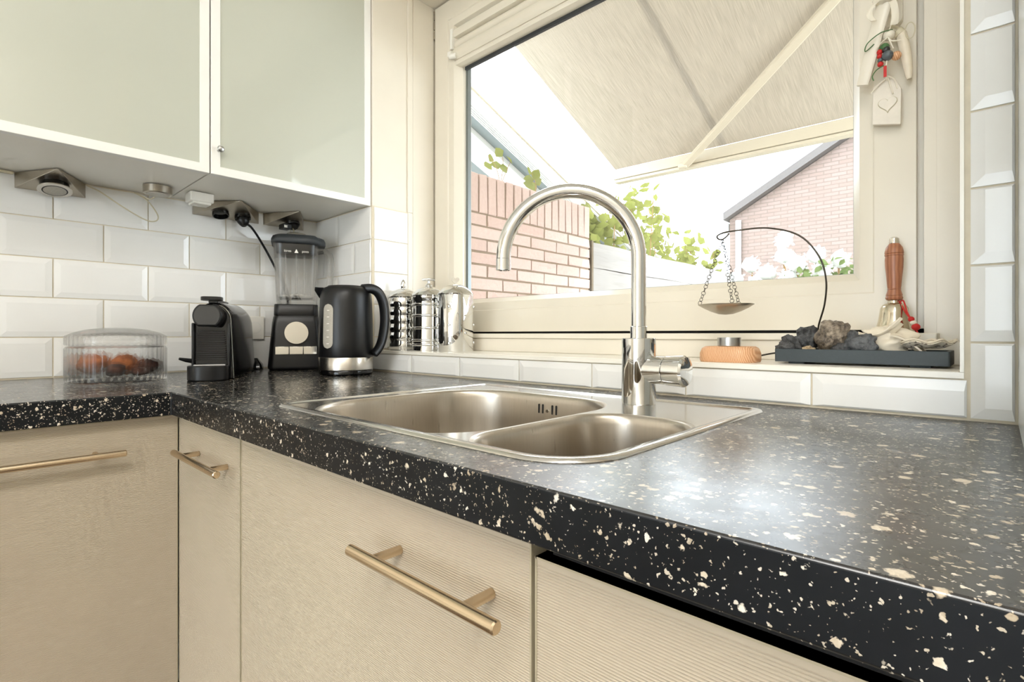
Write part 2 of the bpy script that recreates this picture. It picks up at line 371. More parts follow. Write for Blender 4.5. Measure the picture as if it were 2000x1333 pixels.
# fixed frame: bottom member with projecting ledge, jambs, head
f = MB().box(WX0+.002, WX1-.001, .175, .33, .063, .101).box(WX0+.002, 1.722, .17, .33, .101, .1143)
obj('frame_ledge', f, 'paint', win, bevel=.0018)
f = MB().box(1.7005, 1.718, .238, .33, .1005, WZ1).box(1.718, WX1, .232, .33, .1005, WZ1).box(WX0+.001, WX0+.004, .25, .33, .1135, WZ1)
f.box(WX0, 1.7005, .262, .33, 1.2386, 1.2390)
obj('jamb', f, 'paint', win, bevel=.002)
obj('gap', MB().box(WX0+.012, 1.699, .262, .32, .1135, .1225).box(WX0+.004, WX0+.011, .256, .32, .1135, WZ1), 'dark', win, smooth=False)
obj('rebate', MB().box(1.6895, 1.7005, .262, .32, .1135, WZ1), 'paint', win, smooth=False)
# opening sash: profiled ring
SX0, SX1, SZ0, SZ1 = .3705, 1.6900, .1202, 1.2330
GX0, GX1, GZ0, GZ1 = .478, 1.592, .2275, 1.13      # visible glass
def ring(ix0, ix1, iz0, iz1, y): return [(SX0+ix0, y, SZ0+iz0), (SX1-ix1, y, SZ0+iz0), (SX1-ix1, y, SZ1-iz1), (SX0+ix0, y, SZ1-iz1)]
L_ = GX0-SX0; R_ = SX1-GX1; B_ = GZ0-SZ0; T_ = SZ1-GZ1
prof = [(0, .31), (0, .243), (.003, .240), (.62, .240), (.645, .2425), (.70, .2425), (.86, .245), (.90, .252), (1, .272), (1, .31)]
sr = [ring(L_*p if p < .02 or p > 1.1 else L_*p, R_*p, B_*p, T_*p, y) for p, y in prof]
obj('sash', MB().rings(sr, loop=True), 'sash', win, angle=20)
gb = MB(); 
for x0, x1, z0, z1 in ((GX0-.001, GX0+.010, GZ0, GZ1), (GX1-.003, GX1+.001, GZ0, GZ1), (GX0, GX1, GZ0-.001, GZ0+.002), (GX0, GX1, GZ1-.012, GZ1+.001)): gb.box(x0, x1, .286, .300, z0, z1)
obj('spacer', gb, 'gap', win, smooth=False)
obj('pane', MB().box(GX0-.003, GX1+.003, .282, .286, GZ0-.003, GZ1+.003), 'glass', win, smooth=False)
h = MB().box(.3645, .3700, .240, .250, 1.128, 1.226)
for z in (1.130, 1.163, 1.196): h.cyl((.3675, .2390, z), (.3675, .2390, z+.029), .0032, 12)
obj('hinge', h, 'nickel', win)
# lever handle on the right stile
hd = MB(); hd.prism(rrect(1.640, 1.672, .655, .76, .012, 5), 'y', .226, .240)
hd.cyl((1.656, .226, .70), (1.656, .196, .70), .010, 16)
A, B = Vector((1.6575, .192, .708)), Vector((1.6180, .200, .553)); d = (B-A).normalized(); n_ = Vector((0, 1, 0)); s_ = d.cross(n_)
def bar(mb, A, B, w0, w1, h0, h1, nrm=Vector((0, 1, 0))):
    d = (B-A).normalized(); s_ = d.cross(nrm).normalized(); n2 = s_.cross(d)
    R = []
    for P, ww_, hh in ((A, w0, h0), (A.lerp(B, .5), (w0+w1)/2, (h0+h1)/2), (B, w1, h1)):
        R.append([P+s_*ww_*a+n2*hh*b for a, b in ((-.5, -.35), (-.35, -.5), (.35, -.5), (.5, -.35), (.5, .35), (.35, .5), (-.35, .5), (-.5, .35))])
    return mb.rings(R)
bar(hd, A, B, .024, .018, .014, .011)
obj('handle', hd, 'sash', win)
# collapsed blind clipped in the top of the sash
bl = thing('window_blind', 'cream roller blind pulled up at the top of the window sash', 'blind', (0, 0, 0))
bx0, bx1 = .452, 1.590
def rail(pts, x0, x1): return MB().prism(pts, 'x', x0, x1)
obj('head_rail', rail([(.252, 1.100), (.244, 1.103), (.240, 1.112), (.240, 1.124), (.246, 1.130), (.275, 1.130), (.275, 1.100)], bx0+.012, bx1), 'sash', bl)
obj('roller', MB().cyl((bx0+.008, .262, 1.082), (bx1, .262, 1.082), .0165, 24), 'sash', bl)
obj('fabric_stack', rail([(.246, 1.026), (.240, 1.034), (.238, 1.050), (.243, 1.064), (.258, 1.066), (.275, 1.066), (.275, 1.026)], bx0+.014, bx1), 'sash', bl)
obj('bottom_rail', rail([(.262, 1.008), (.250, 1.012), (.247, 1.020), (.249, 1.026), (.275, 1.026), (.275, 1.008)], bx0+.014, bx1), 'sash', bl)
e = MB().box(bx0, bx0+.012, .236, .275, 1.062, 1.13).box(bx0-.003, bx0+.014, .228, .262, 1.036, 1.052).cyl((bx0+.004, .232, 1.036), (bx0+.030, .240, 1.034), .009, 14)
obj('end_clip', e, 'whiteplastic', bl, bevel=.0015)
obj('glass_seal', MB().box(GX0+.008, GX1, .274, .283, .9975, 1.008), 'rubber', bl, smooth=False)

# ------------------------------------------------------------------ worktop, sink, tap
DX0, DX1, DY0, DY1 = .953, 1.546, -.556, -.088
TH = .0447
RC = (.032, .075, .022, .022)
LO = [(.003, -1.75), (.621, -1.75), (.621, -.609), (RX, -.609), (RX, -.003), (.003, -.003)]
HO = rrect(DX0, DX1, DY0, DY1, (.032, .068, .022, .022), 6, .005)
wt = MB()
for z in (0, -TH): holed(wt, LO, [HO], z)
for Lp in (LO, HO): wt.rings([[(*p, 0) for p in Lp], [(*p, -TH) for p in Lp]], False, False)
import bmesh
def weld(mb, eps=1e-5):
    bm = bmesh.new(); me = bpy.data.meshes.new('tmp'); me.from_pydata(mb.v, [], mb.f); bm.from_mesh(me); bmesh.ops.remove_doubles(bm, verts=bm.verts, dist=eps)
    bmesh.ops.dissolve_limit(bm, angle_limit=.01, verts=bm.verts, edges=bm.edges) if False else None
    out = MB(); bm.verts.index_update(); out.v = [tuple(v.co) for v in bm.verts]; out.f = [tuple(v.index for v in f.verts) for f in bm.faces]; bm.free(); bpy.data.meshes.remove(me); return out
wt = weld(wt)
wk = tag(obj('worktop', wt, 'terrazzo', bevel=.0022, seg=2), 'black speckled L-shaped kitchen worktop running under the window and along the tiled wall', 'worktop')

obj('joint_strip', MB().box(.6206, .6224, -.6108, -.6086, -TH+.001, -.0012), 'rubber', wk, smooth=False)
sk = thing('kitchen_sink', 'stainless steel double-bowl sink set into the black worktop under the window', 'sink', (0, 0, 0))
b1 = dict(x0=.998, x1=1.358, y0=-.547, y1=-.160, r=(.125, .085, .105, .115)); b2 = dict(x0=1.374, x1=1.531, y0=-.545, y1=-.268, r=(.062, .062, .062, .062))
o_ = lambda d: rrect(DX0, DX1, DY0, DY1, RC, 10, d)
dk = MB(); dk.rings([[(*p, z) for p in o_(d)] for d, z in ((0, .0002), (.0015, .0028), (.004, .0036), (.011, .0036), (.0135, .0020), (.016, .0016))], False, False)
lip = .007
holed(dk, o_(.016), [rrect(n=16, inset=-lip, **b) for b in (b1, b2)], .0016)
obj('deck', dk, 'deck', sk, angle=50)
for b in (b1, b2):
    bw = MB(); seq = [(-lip, .0016), (-.004, .0008), (-.0015, -.0012), (0, -.005), (.001, -.012), (.004, -.06), (.008, -.125), (.014, -.142), (.026, -.152), (.045, -.156)]
    bw.rings([[(*p, z) for p in rrect(n=16, inset=d, **b)] for d, z in seq], False, True)
    obj('bowl', bw, 'bowl', sk, angle=60)
for b in (b1, b2):
    cx, cy = (b['x0']+b['x1'])/2, (b['y0']+b['y1'])/2
    obj('drain', MB().lathe([(.042, -.1558), (.042, -.153), (.036, -.153), (.030, -.1545), (.012, -.1545)], 32, (cx, cy, 0), cap0=False), 'chrome', sk)
for x in (1.1735, 1.1825, 1.2045, 1.2135):
    obj('overflow_slot', MB().prism(rrect(x-.0019, x+.0019, -.0390, -.0160, .0018, 4), 'y', -.1623, -.1605), 'dark', sk)
obj('overflow_screw', MB().lathe([(.0035, -.1612), (.003, -.1634)], 12, (1.1935, 0, -.0275), 'y'), 'chrome', sk)

TX, TY = 1.3715, -.150
tp = thing('kitchen_tap', 'chrome mixer tap with high arched spout standing on the sink deck', 'tap', (TX, TY, .0016))
b = MB().lathe([(.0262, 0), (.0268, .0015), (.0268, .1035), (.0258, .1045), (.0135, .1050)], 40)
obj('body', b, 'chrome', tp)
obj('collar', MB().lathe([(.0136, .1045), (.0136, .1225), (.0126, .1232)], 32), 'chrome', tp)
ex, ey = 1.2035-TX, -.288-TY; L = math.hypot(ex, ey); u_ = Vector((ex/L, ey/L, 0)); ra = L/2; zc = .2335
path = [Vector((0, 0, .118+k*(zc-.118)/6)) for k in range(6)]
for k in range(41):
    a = PI*k/40; path.append(u_*(ra-ra*math.cos(a))+Vector((0, 0, zc+ra*math.sin(a))))
obj('spout', MB().tube(path, .0118, 28), 'chrome', tp)
E_ = u_*L
obj('aerator', MB().lathe([(.0108, zc), (.0122, zc-.0005), (.0122, zc-.0185), (.0105, zc-.0190), (.0100, zc-.0175)], 28, (E_.x, E_.y, 0)), 'chrome', tp)
hz = .0545
obj('valve_housing', MB().lathe([(.0215, .004), (.0215, .046), (.0208, .0468)], 36, (0, 0, hz), 'x', cap0=False), 'chrome', tp)
obj('handle', MB().lathe([(.0208, .0475), (.0222, .0485), (.0240, .076), (.0240, .0765), (.0215, .0800), (.012, .0825), (.0, .083)], 36, (0, 0, hz), 'x', cap1=False), 'chrome', tp)

# ------------------------------------------------------------------ base cabinets with ribbed fronts
def ribbed(w_, h_, pitch=.0023, d=.0006):
    mb = MB(); rows_ = []; n = int((h_-.006)/pitch); z = .003; rows_.append((0, 0)); rows_.append((z, 0))
    for i in range(n):
        rows_ += [(z+pitch*.30, 0), (z+pitch*.5, d), (z+pitch*.80, d)]; z += pitch
    rows_.append((h_, 0))
    v = []
    for q, y in rows_: v += [(0, y, q), (w_, y, q)]
    mb.add(v, [(2*i, 2*i+1, 2*i+3, 2*i+2) for i in range(len(rows_)-1)])
    return mb
def front(parent, w_, h_, loc, rz, name='door'):
    mb = ribbed(w_, h_); T_ = .018
    mb.add([(0, 0, 0), (w_, 0, 0), (w_, 0, h_), (0, 0, h_), (0, T_, 0), (w_, T_, 0), (w_, T_, h_), (0, T_, h_)], [(4, 7, 6, 5), (0, 3, 7, 4), (1, 5, 6, 2), (3, 2, 6, 7), (0, 4, 5, 1)])
    o = obj(name, mb, 'rib', parent, loc=loc, rz=rz, angle=20, recalc=False)
    e = MB()
    for x in (-.0004, w_-.0014): e.box(x, x+.0018, -.0003, T_, 0, h_)
    e.box(0, w_, -.0003, T_, h_-.0016, h_)
    obj('edge_band', e, 'edge', o, smooth=False)
    return o
def bar_handle(parent, a, b, posts, so, z, r=.0058):
    mb = MB().lathe([(.0, a-.0006), (r*.8, a-.0004), (r, a+.001), (r, b-.001), (r*.8, b+.0004), (0, b+.0006)], 24, (0, -so, z), 'x', False, False)
    for p in posts: mb.cyl((p, -.0002, z), (p, -so, z), .0047, 18)
    return obj('handle', mb, 'gold', parent)
FH = .70; YF = -.590; XF = .5985; zt = -.0475
def base(name, label, cat, x0, x1, zt, handle=None, depth=.55, yf=YF):
    c = thing(name, label, cat, (x0, yf, 0))
    W = x1-x0
    body = MB().box(0.001, W-.001, .0185, depth, zt-FH-.02, -.165).box(.001, .018, .0185, depth, -.165, -.0455).box(W-.018, W-.001, .0185, depth, -.165, -.0455).box(.018, W-.018, .0185, .036, -.10, -.0455)
    body.v = [((max(p[0], .014) if name == 'dishwasher' else p[0]), p[1], p[2]) for p in body.v]
    if name == 'sink_cabinet': body = MB().box(.001, W-.001, .0185, depth, zt-FH-.02, -.165).box(.001, .018, .0185, depth, -.165, -.0455)
    obj('carcass', body, 'carcass', c, smooth=False)
    obj('plinth', MB().box(.001, W-.001, .06, .076, FL+.001, zt-FH-.02), 'carcass', c, smooth=False)
    d = front(c, W-.004, FH, (.002, 0, zt-FH), 0)
    if handle:
        a, b, posts, so, hz = handle; bar_handle(d, a-x0-.002, b-x0-.002, [p-x0-.002 for p in posts], so, hz-(zt-FH))
    return c
base('base_cabinet', 'narrow beige ribbed corner cabinet with a short bar handle, left of the sink cabinet', 'cabinet', .5965, .9200, zt, (.678, .905, (.7205, .8625), .030, -.1065))
base('sink_cabinet', 'wide beige ribbed cabinet with a long bar handle directly below the sink', 'cabinet', .9205, 1.5255, zt-.0045, (1.3095, 1.5195, (1.3475, 1.4795), .035, -.1075))
base('dishwasher', 'beige ribbed front without a handle, set lower with a dark gap under the worktop', 'appliance', 1.5260, 2.1260, zt-.0145)
obj('recess', MB().box(.01, .59, .012, .0185, zt-.016, -.0455), 'dark', bpy.data.objects['dishwasher'], smooth=False)
# left run: front faces +x
c = thing('drawer_cabinet', 'beige ribbed drawer cabinet with bar handle below the worktop on the tiled wall side', 'cabinet', (XF, -.5935, 0), PI/2)
c.location = (XF, -.5905-.60, 0)
W = .5985
obj('carcass', MB().box(.001, W-.001, .0185, .55, zt-FH-.02, -.0455), 'carcass', c, smooth=False)
obj('plinth', MB().box(.001, W-.001, .06, .076, FL+.001, zt-FH-.02), 'carcass', c, smooth=False)
d = front(c, W-.002, FH, (.001, 0, zt-FH), 0, 'drawer')
o0 = -.5905-.60+.001
bar_handle(d, -.905-o0, -.682-o0, [-.865-o0, -.7227-o0], .030, -.1045-(zt-FH))

# ------------------------------------------------------------------ wall cabinets with frosted glass doors
UZ0, UZ1, UX = .5137, 1.36, .354
def upper(y0, y1, label, knob=None, shelf=True):
    c = thing('wall_cabinet', label, 'cabinet', (0, y0, UZ0), 0, None); W = y1-y0; H = UZ1-UZ0; xd = UX-.020
    body = MB().box(.003, xd-.001, .0015, W-.0015, 0.002, .018).box(.003, xd-.001, .0015, W-.0015, H-.018, H).box(.003, xd-.001, .0015, .0175, .018, H-.018).box(.003, xd-.001, W-.0175, W-.0015, .018, H-.018).box(.003, .01, .0175, W-.0175, .018, H-.018)
    obj('carcass', body, 'carcass', c, smooth=False)
    if shelf: obj('shelf', MB().box(.011, xd-.03, .018, W-.018, .27, .286), 'carcass', c, smooth=False)
    F = .0215; fr = MB(); P = [(0, 0), (W, 0), (W, H), (0, H)]
    def rg(i, x): return [(x, .0015+i, i+.0005), (x, W-.0015-i, i+.0005), (x, W-.0015-i, H-i), (x, .0015+i, H-i)]
    fr.rings([rg(0, xd), rg(0, UX-.0008), rg(.0008, UX), rg(F-.0006, UX), rg(F, UX-.001), rg(F, xd)], loop=True)
    d = obj('door', fr, 'frame', c, smooth=False)
    obj('pane', MB().box(xd+.006, UX-.0025, .0015+F, W-.0015-F, F+.0005, H-F), 'frost', d, smooth=False)
    if knob: obj('knob', MB().lathe([(.004, UX), (.0035, UX+.010), (.0075, UX+.013), (.0085, UX+.018), (.006, UX+.0225), (0, UX+.024)], 20, (0, knob[0]-y0, knob[1]-UZ0), 'x', cap1=False), 'alu', d)
    return c
upper(-.458, -.0008, 'right-hand wall cabinet with frosted glass door and round knob, next to the window', (-.4395, .576))
upper(-1.058, -.4585, 'left-hand wall cabinet with frosted glass door, cut by the picture edge', None)
# tall cabinet standing on the worktop at the right
tc = thing('tall_cabinet', 'tall white cabinet side panel standing on the worktop at the right edge', 'cabinet', (1.812, 0, .0005))
obj('carcass', MB().box(0, .55, -.325, -.012, 0, 1.40), 'white', tc, bevel=.001)
d = front(tc, .546, 1.396, (.002, -.345, .002), 0)
# made-up housings above the added fill lights
for n, (x, y, sx, sy) in enumerate(((2.2, -1.75, .20, .88), (2.2, -3.3, .20, .43))):
    c = thing('fill_housing', 'added rectangular fill-light housing on the ceiling ' + ('over the kitchen floor' if n == 0 else 'near the added glass door'), 'lamp', (x, y, CE))
    obj('housing', MB().box(-sx, sx, -sy, sy, -.10, 0), 'white', c, smooth=False)

# ------------------------------------------------------------------ glass jar with biscuits
jr = thing('glass_jar', 'round ribbed clear glass jar with domed lid on the worktop by the tiled wall', 'jar', (.223, -.6223, 0))
NR = 44; rib = lambda a, z: 1-.014*abs(math.sin(a*NR/2))**1.0 if .016 < z < .078 else 1
def jar_ring(mb, prof, n=NR*6, mod=None, **k): return mb.lathe(prof, n, mod=mod, **k)
b = MB(); jar_ring(b, [(.0, 0), (.094, 0), (.1, .002), (.1010, .012), (.1010, .0161), (.1010, .0779), (.1000, .080), (.0975, .084), (.0945, .084), (.0935, .078), (.0935, .020), (.088, .012), (0, .012)], mod=rib, cap0=False, cap1=False)
obj('body', b, 'glassware', jr, angle=60)
l = MB(); rl = lambda a, z: 1-.012*abs(math.sin(a*NR/2)) if .0885 < z < .1075 else 1
jar_ring(l, [(.0915, .0845), (.0995, .0862), (.1008, .089), (.1008, .1072), (.099, .109), (.085, .1165), (.06, .1240), (.03, .1275), (0, .1285), (0, .1245), (.03, .1235), (.06, .1200), (.084, .1125), (.0925, .106), (.0925, .0862), (.0915, .0845)], mod=rl, cap0=False, cap1=False)
obj('lid', l, 'glassware', jr, angle=60)
BI = [('orange-brown rusk lump, largest piece at the left inside the ribbed glass jar', (-.020, -.042), .040, (1, .8, .62), 'biscuit', 3), ('orange-brown rusk piece in the middle of the ribbed glass jar', (.012, .008), .033, (1, .9, .75), 'biscuit', 5),
      ('dark brown rusk piece in front of the orange one in the glass jar', (.045, -.012), .021, (1.1, .9, .7), 'prune', 8), ('small dark brown rusk piece at the right inside the glass jar', (.030, .050), .024, (1, 1, .75), 'prune', 11), ('dark brown rusk crumb lying far right in the glass jar', (.055, .030), .016, (1.2, 1, .7), 'prune', 14)]
for lab, (x, y), r, sq, mt, sd in BI:
    mb = blob(r, sd, 3, .3, 1.4, sq); zmin = min(p[2] for p in mb.v)
    tag(obj('rusk', mb, mt, loc=(.223+x, -.6223+y, .0125-zmin), angle=180), lab, 'biscuit', 'rusks in the glass jar')

# ------------------------------------------------------------------ coffee machine
cm = thing('coffee_machine', 'slim black capsule coffee machine with ribbed front on the worktop', 'coffee machine', (.370, -.4575, 0), math.radians(60.6))
def arch(hb, ht, H, y, z0=.0, n=16, e=1.0):
    P = [(-hb, y, z0), (-hb*.5-ht*.5, y, z0+(H-ht-z0)*.5)]
    for k in range(n+1):
        a = PI-PI*k/n; P.append((ht*math.cos(a), y, H-ht+ht*math.sin(a)))
    return P+[(hb*.5+ht*.5, y, z0+(H-ht-z0)*.5), (hb, y, z0)]
b = MB(); b.rings([arch(.0465, .0395, h, y, .002) for y, h in ((.0, .186), (.004, .190), (.03, .194), (.10, .196), (.17, .195), (.23, .198), (.27, .195), (.30, .189), (.317, .179), (.326, .164))])
obj('body', b, 'gloss', cm, angle=50, bevel=.003)
hd = MB(); c0 = (-.006, .157); hp = []
for k in range(48):
    a = 2*PI*k/48; hp.append((c0[0]+.0325*math.cos(a), c0[1]+max(-.0255, min(.0275, .0325*math.sin(a)))))
hd.prism(hp, 'y', -.030, .01)
obj('brewing_head', hd, 'black', cm, bevel=.003)
obj('head_cover', MB().prism([(c0[0]+(x-c0[0])*.86, c0[1]+(z-c0[1])*.86) for x, z in hp], 'y', -.0318, -.029), 'char', cm, bevel=.0008)
for k in range(14):
    z = .049+k*.0054; hw = .0375-.0004*k
    obj('slat', MB().box(-hw, hw-.006, -.0048-.002*math.sin(PI*k/13), -.0002, z, z+.0029), 'gloss', cm, bevel=.0008)
for x0, x1 in ((-.0445, -.0385), (.0325, .0395)): obj('front_rail', MB().box(x0, x1, -.010, -.0002, .03, .14), 'black', cm, bevel=.002)
tr_ = MB().prism([(x, y) for x, y in rrect(-.052, .037, -.052, -.0005, (.04, .04, .002, .002), 12)], 'z', .0005, .036)
obj('drip_tray', tr_, 'black', cm, bevel=.004)
obj('drip_grid', MB().box(-.038, .031, -.018, -.004, .0355, .0385), 'alu', cm, bevel=.0006)
ed = [(p[0]*1.006, -.0012, p[2]) for p in arch(.0463, .0395, .187, 0, .003)][10:]
obj('edge_trim', MB().tube(ed, .0011, 8), 'chrome', cm)
lv = MB().rings([[(x, y, z+dz) for x, y in rrect(-.026, .020, -.020, .03, .018, 6)] for z, dz in ((.1955, 0), (.197, 0), (.2035, .0), (.205, 0))])
lv.box(-.012, .010, .01, .13, .190, .199)
obj('lever', lv, 'char', cm, bevel=.002)
obj('side_tab', MB().tube([(-.046, .012, .046), (-.060, .004, .049), (-.072, -.004, .053)], [.006, .005, .003], 12), 'black', cm)
# grey wall socket strip behind it, black adapter beside it
ws = thing('wall_socket', 'grey flat socket cover on the tiles behind the coffee machine', 'socket', (.0085, -.222, .135))
obj('cover', MB().box(0, .010, -.030, .030, -.040, .036), 'carcass', ws, bevel=.003)
obj('inset', MB().lathe([(.02, .0095), (.02, .0105), (.016, .0105), (.015, .009)], 24, (0, 0, -.002), 'x', cap0=False), 'whiteplastic', ws)
ad = thing('power_adapter', 'small black wedge shaped adapter on the worktop between coffee machine and blender', 'adapter', (.040, -.232, 0), math.radians(62))
obj('housing', MB().rings([[(x*s_, y*s_, z) for x, y in rrect(-.024, .024, -.03, .03, .006, 4)] for s_, z in ((.95, .0005), (1, .004), (.9, .016), (.35, .036))]), 'gloss', ad, bevel=.001)
obj('cord', MB().tube(spline([(.0, .028, .012), (.0, .05, .006), (.01, .07, .004), (.03, .09, .004)], 8), .0028, 8), 'black', ad)

# ------------------------------------------------------------------ blender
bd = thing('blender', 'black jug blender with clear glass jug and round steel dial in the tiled corner', 'blender', (.118, -.131, 0), math.radians(65.4))
def sq(h, z, r=.018, n=8): return [(x, y, z) for x, y in rrect(-h, h, -h, h, r, n)]
obj('base', MB().rings([sq(.076, .0005), sq(.0815, .006), sq(.0822, .012), sq(.078, .06), sq(.070, .150), sq(.0672, .166), sq(.0650, .171)]), 'black', bd, angle=60)
obj('collar', MB().rings([sq(.0650, .1712), sq(.0655, .174), sq(.0645, .205), sq(.0630, .207)]), 'black', bd, angle=60)
obj('dial', MB().lathe([(.0355, -.066), (.0355, -.084), (.0345, -.0858), (.0, -.0862)], 48, (.0, 0, .117), 'y', cap1=False), 'silver', bd)
for k in range(3):
    x0 = -.061+k*.0405; yb = -.0795
    obj('button', MB().box(x0, x0+.0398, yb-.002, yb+.006, .0495, .0745), 'silver', bd, bevel=.0012)
jb = MB(); lo = []
OUT = [(.056, .2075, .020), (.0585, .214, .022), (.0600, .230, .024), (.0665, .385, .028), (.0680, .398, .028)]; INN = [(.0635, .398, .025), (.0620, .385, .025), (.0550, .232, .020), (.0500, .2245, .018)]
def jsec(h, z, r, rib=0): return [(x*(1-rib*(1 if abs(abs(x)-h*.42) < h*.09 else 0)), y+(rib*.004*(1 if abs(x) < h*.12 else 0) if y < 0 else 0), z) for x, y in rrect(-h, h, -h, h, r, 8)]
jb.rings([sq(h, z, r) for h, z, r in OUT+INN])
obj('jug', jb, 'jugglass', bd, angle=60)
for x in (-.030, .0, .022): obj('jug_rib', MB().tube([(x, -.0545, .232), (x*1.06, -.0585, .30), (x*1.1, -.0615, .372)], [.0028, .0034, .0018], 10), 'glassware', bd)
hp_ = spline([(.064, .0, .385), (.086, 0, .388), (.103, 0, .375), (.1055, 0, .34), (.1035, 0, .29), (.098, 0, .262), (.084, 0, .250), (.062, 0, .252)], 8)
obj('jug_handle', MB().tube(hp_, .0105, 16), 'glassware', bd)
obj('blade', MB().lathe([(.016, .2255), (.012, .232), (.006, .240), (.0, .241)], 20, cap1=False).box(-.040, .040, -.005, .005, .2365, .238).box(-.005, .005, -.036, .036, .2365, .238), 'chrome', bd)
obj('lid_plug', MB().rings([sq(.058, .366, .024), sq(.0605, .372, .024), sq(.0612, .397, .024)]), 'black', bd, angle=60)
ld = [(.0700, .3985), (.0735, .402), (.0735, .412), (.0690, .4225), (.060, .4275), (.048, .430)]
obj('lid', MB().rings([[(x+(.014*max(0, (x/h))**3 if x > 0 else 0), y, z-(.004 if x > h*.8 else 0)) for x, y in rrect(-h, h, -h, h, .03, 10)] for h, z in ld]), 'rubber', bd, angle=60)
obj('lid_cap', MB().lathe([(.036, .4305), (.034, .435), (.026, .4400), (.012, .4425), (0, .443)], 32, cap1=False), 'silver', bd)
for tx, x in (('litres', -.036), ('pints', .016)):
    cu = bpy.data.curves.new('scale_text', 'FONT'); cu.body = tx; cu.size = .0105; cu.extrude = .0001; to = bpy.data.objects.new('scale_text', cu); COL.objects.link(to)
    me = bpy.data.meshes.new_from_object(to); bpy.data.objects.remove(to); me.materials.clear(); me.materials.append(M['whiteplastic'])
    o = bpy.data.objects.new('scale_text', me); COL.objects.link(o); o.parent = bd; o.location = (x, -.0668, .370); o.rotation_euler = (PI/2, 0, 0)
tri = MB().prism([(-.006, .368), (.006, .368), (0, .380)], 'y', -.0668, -.0666); obj('scale_mark', tri, 'whiteplastic', bd, smooth=False)

# ------------------------------------------------------------------ kettle
kt = thing('kettle', 'black electric kettle with steel band and water gauge in front of the blender', 'kettle', (.4466, -.1392, 0), math.radians(60.4))
obj('base', MB().lathe([(.0690, .0005), (.0720, .003), (.0725, .011), (.071, .0135)], 56), 'gloss', kt)
obj('steel_band', MB().lathe([(.0715, .0138), (.0738, .0150), (.0738, .0475), (.0730, .0490)], 64), 'steel', kt)
kb = [(.0725, .0492), (.0736, .052), (.0734, .09), (.0722, .15), (.0704, .205), (.0690, .222), (.0660, .234), (.0600, .2415), (.052, .2445)]
obj('body', MB().lathe(kb, 64), 'black', kt, angle=60)
obj('lid', MB().lathe([(.0515, .2440), (.0500, .2470), (.040, .2482), (.0, .2488)], 48, cap1=False), 'black', kt)
sp = MB()
R = []
for q, hw, zt_, zb_ in ((-.060, .024, .241, .200), (-.072, .016, .2415, .214), (-.0835, .006, .243, .233)): R.append([(q, -hw, zt_), (q-.001, 0, zb_), (q, hw, zt_), (q+.002, 0, zt_+.001)])
sp.rings(R); obj('spout', sp, 'black', kt, bevel=.002, angle=70)
az = math.radians(-24); cx_, sx_ = math.cos(az), math.sin(az)
hp_ = spline([(.048, .2395), (.072, .2405), (.094, .228), (.1085, .196), (.1120, .150), (.1060, .104), (.0960, .076), (.0800, .056)], 8)
def flat_tube(mb, pts, wd, th, n=16):
    R = []; m = len(pts)
    for i, p in enumerate(pts):
        d = (pts[min(i+1, m-1)]-pts[max(i-1, 0)]).normalized(); nx, nz = -d.y, d.x; q = i/(m-1); ww_, tt = wd(q), th(q)
        ring = []
        for k in range(n):
            a = 2*PI*k/n; u1 = ww_*math.copysign(abs(math.cos(a))**.8, math.cos(a)); v1 = tt*math.copysign(abs(math.sin(a))**.8, math.sin(a))
            r_ = p.x+nx*v1; z_ = p.y+nz*v1; ring.append((r_*cx_-u1*-sx_, r_*sx_+u1*cx_, z_))
        R.append(ring)
    return mb.rings(R)
obj('handle', flat_tube(MB(), [Vector((p[0], p[1])) for p in [(v_.x, v_.y) for v_ in [Vector((q[0], q[1], 0)) for q in hp_]]], lambda q: .0155-.003*q, lambda q: .0125-.002*q+.004*max(0, .3-q)), 'black', kt, angle=80)
gp = MB(); nz, nc = 40, 10; az0 = math.radians(-90-41); hz_ = .060; zc_ = .134
rr_ = lambda z: [r0+(r1-r0)*(z-z0)/(z1-z0) for (r0, z0), (r1, z1) in zip(kb, kb[1:]) if z0 <= z <= z1][0]
def gauge(mb, hw_, hh_, off):
    for i in range(nz+1):
        z = zc_-hh_+2*hh_*i/nz; e = hh_-abs(z-zc_); hw2 = hw_ if e > hw_ else math.sqrt(max(0, hw_**2-(hw_-e)**2))
        for j in range(nc+1):
            a = az0+hw2*(2*j/nc-1)/.0725; r = rr_(z)+off; mb.v.append((r*math.cos(a), r*math.sin(a), z))
    mb.f += [(i*(nc+1)+j, i*(nc+1)+j+1, (i+1)*(nc+1)+j+1, (i+1)*(nc+1)+j) for i in range(nz) for j in range(nc)]; return mb
M['gauge'] = plain('grey_water_gauge', (176, 170, 158), .25, var=.18, vs=350)
obj('water_gauge', gauge(MB(), .0165, .0605, .0007), 'gauge', kt, angle=60)
gm = MB()
for k in range(6): 
    a = az0+.02; z = .086+k*.018; r = rr_(z)+.0012; gm.add([(r*math.cos(a+q/.0725), r*math.sin(a+q/.0725), z+h) for q, h in ((-.004, 0), (.004, 0), (.004, .0016), (-.004, .0016))], [(0, 1, 2, 3)])
obj('gauge_marks', gm, 'whiteplastic', kt, smooth=False)

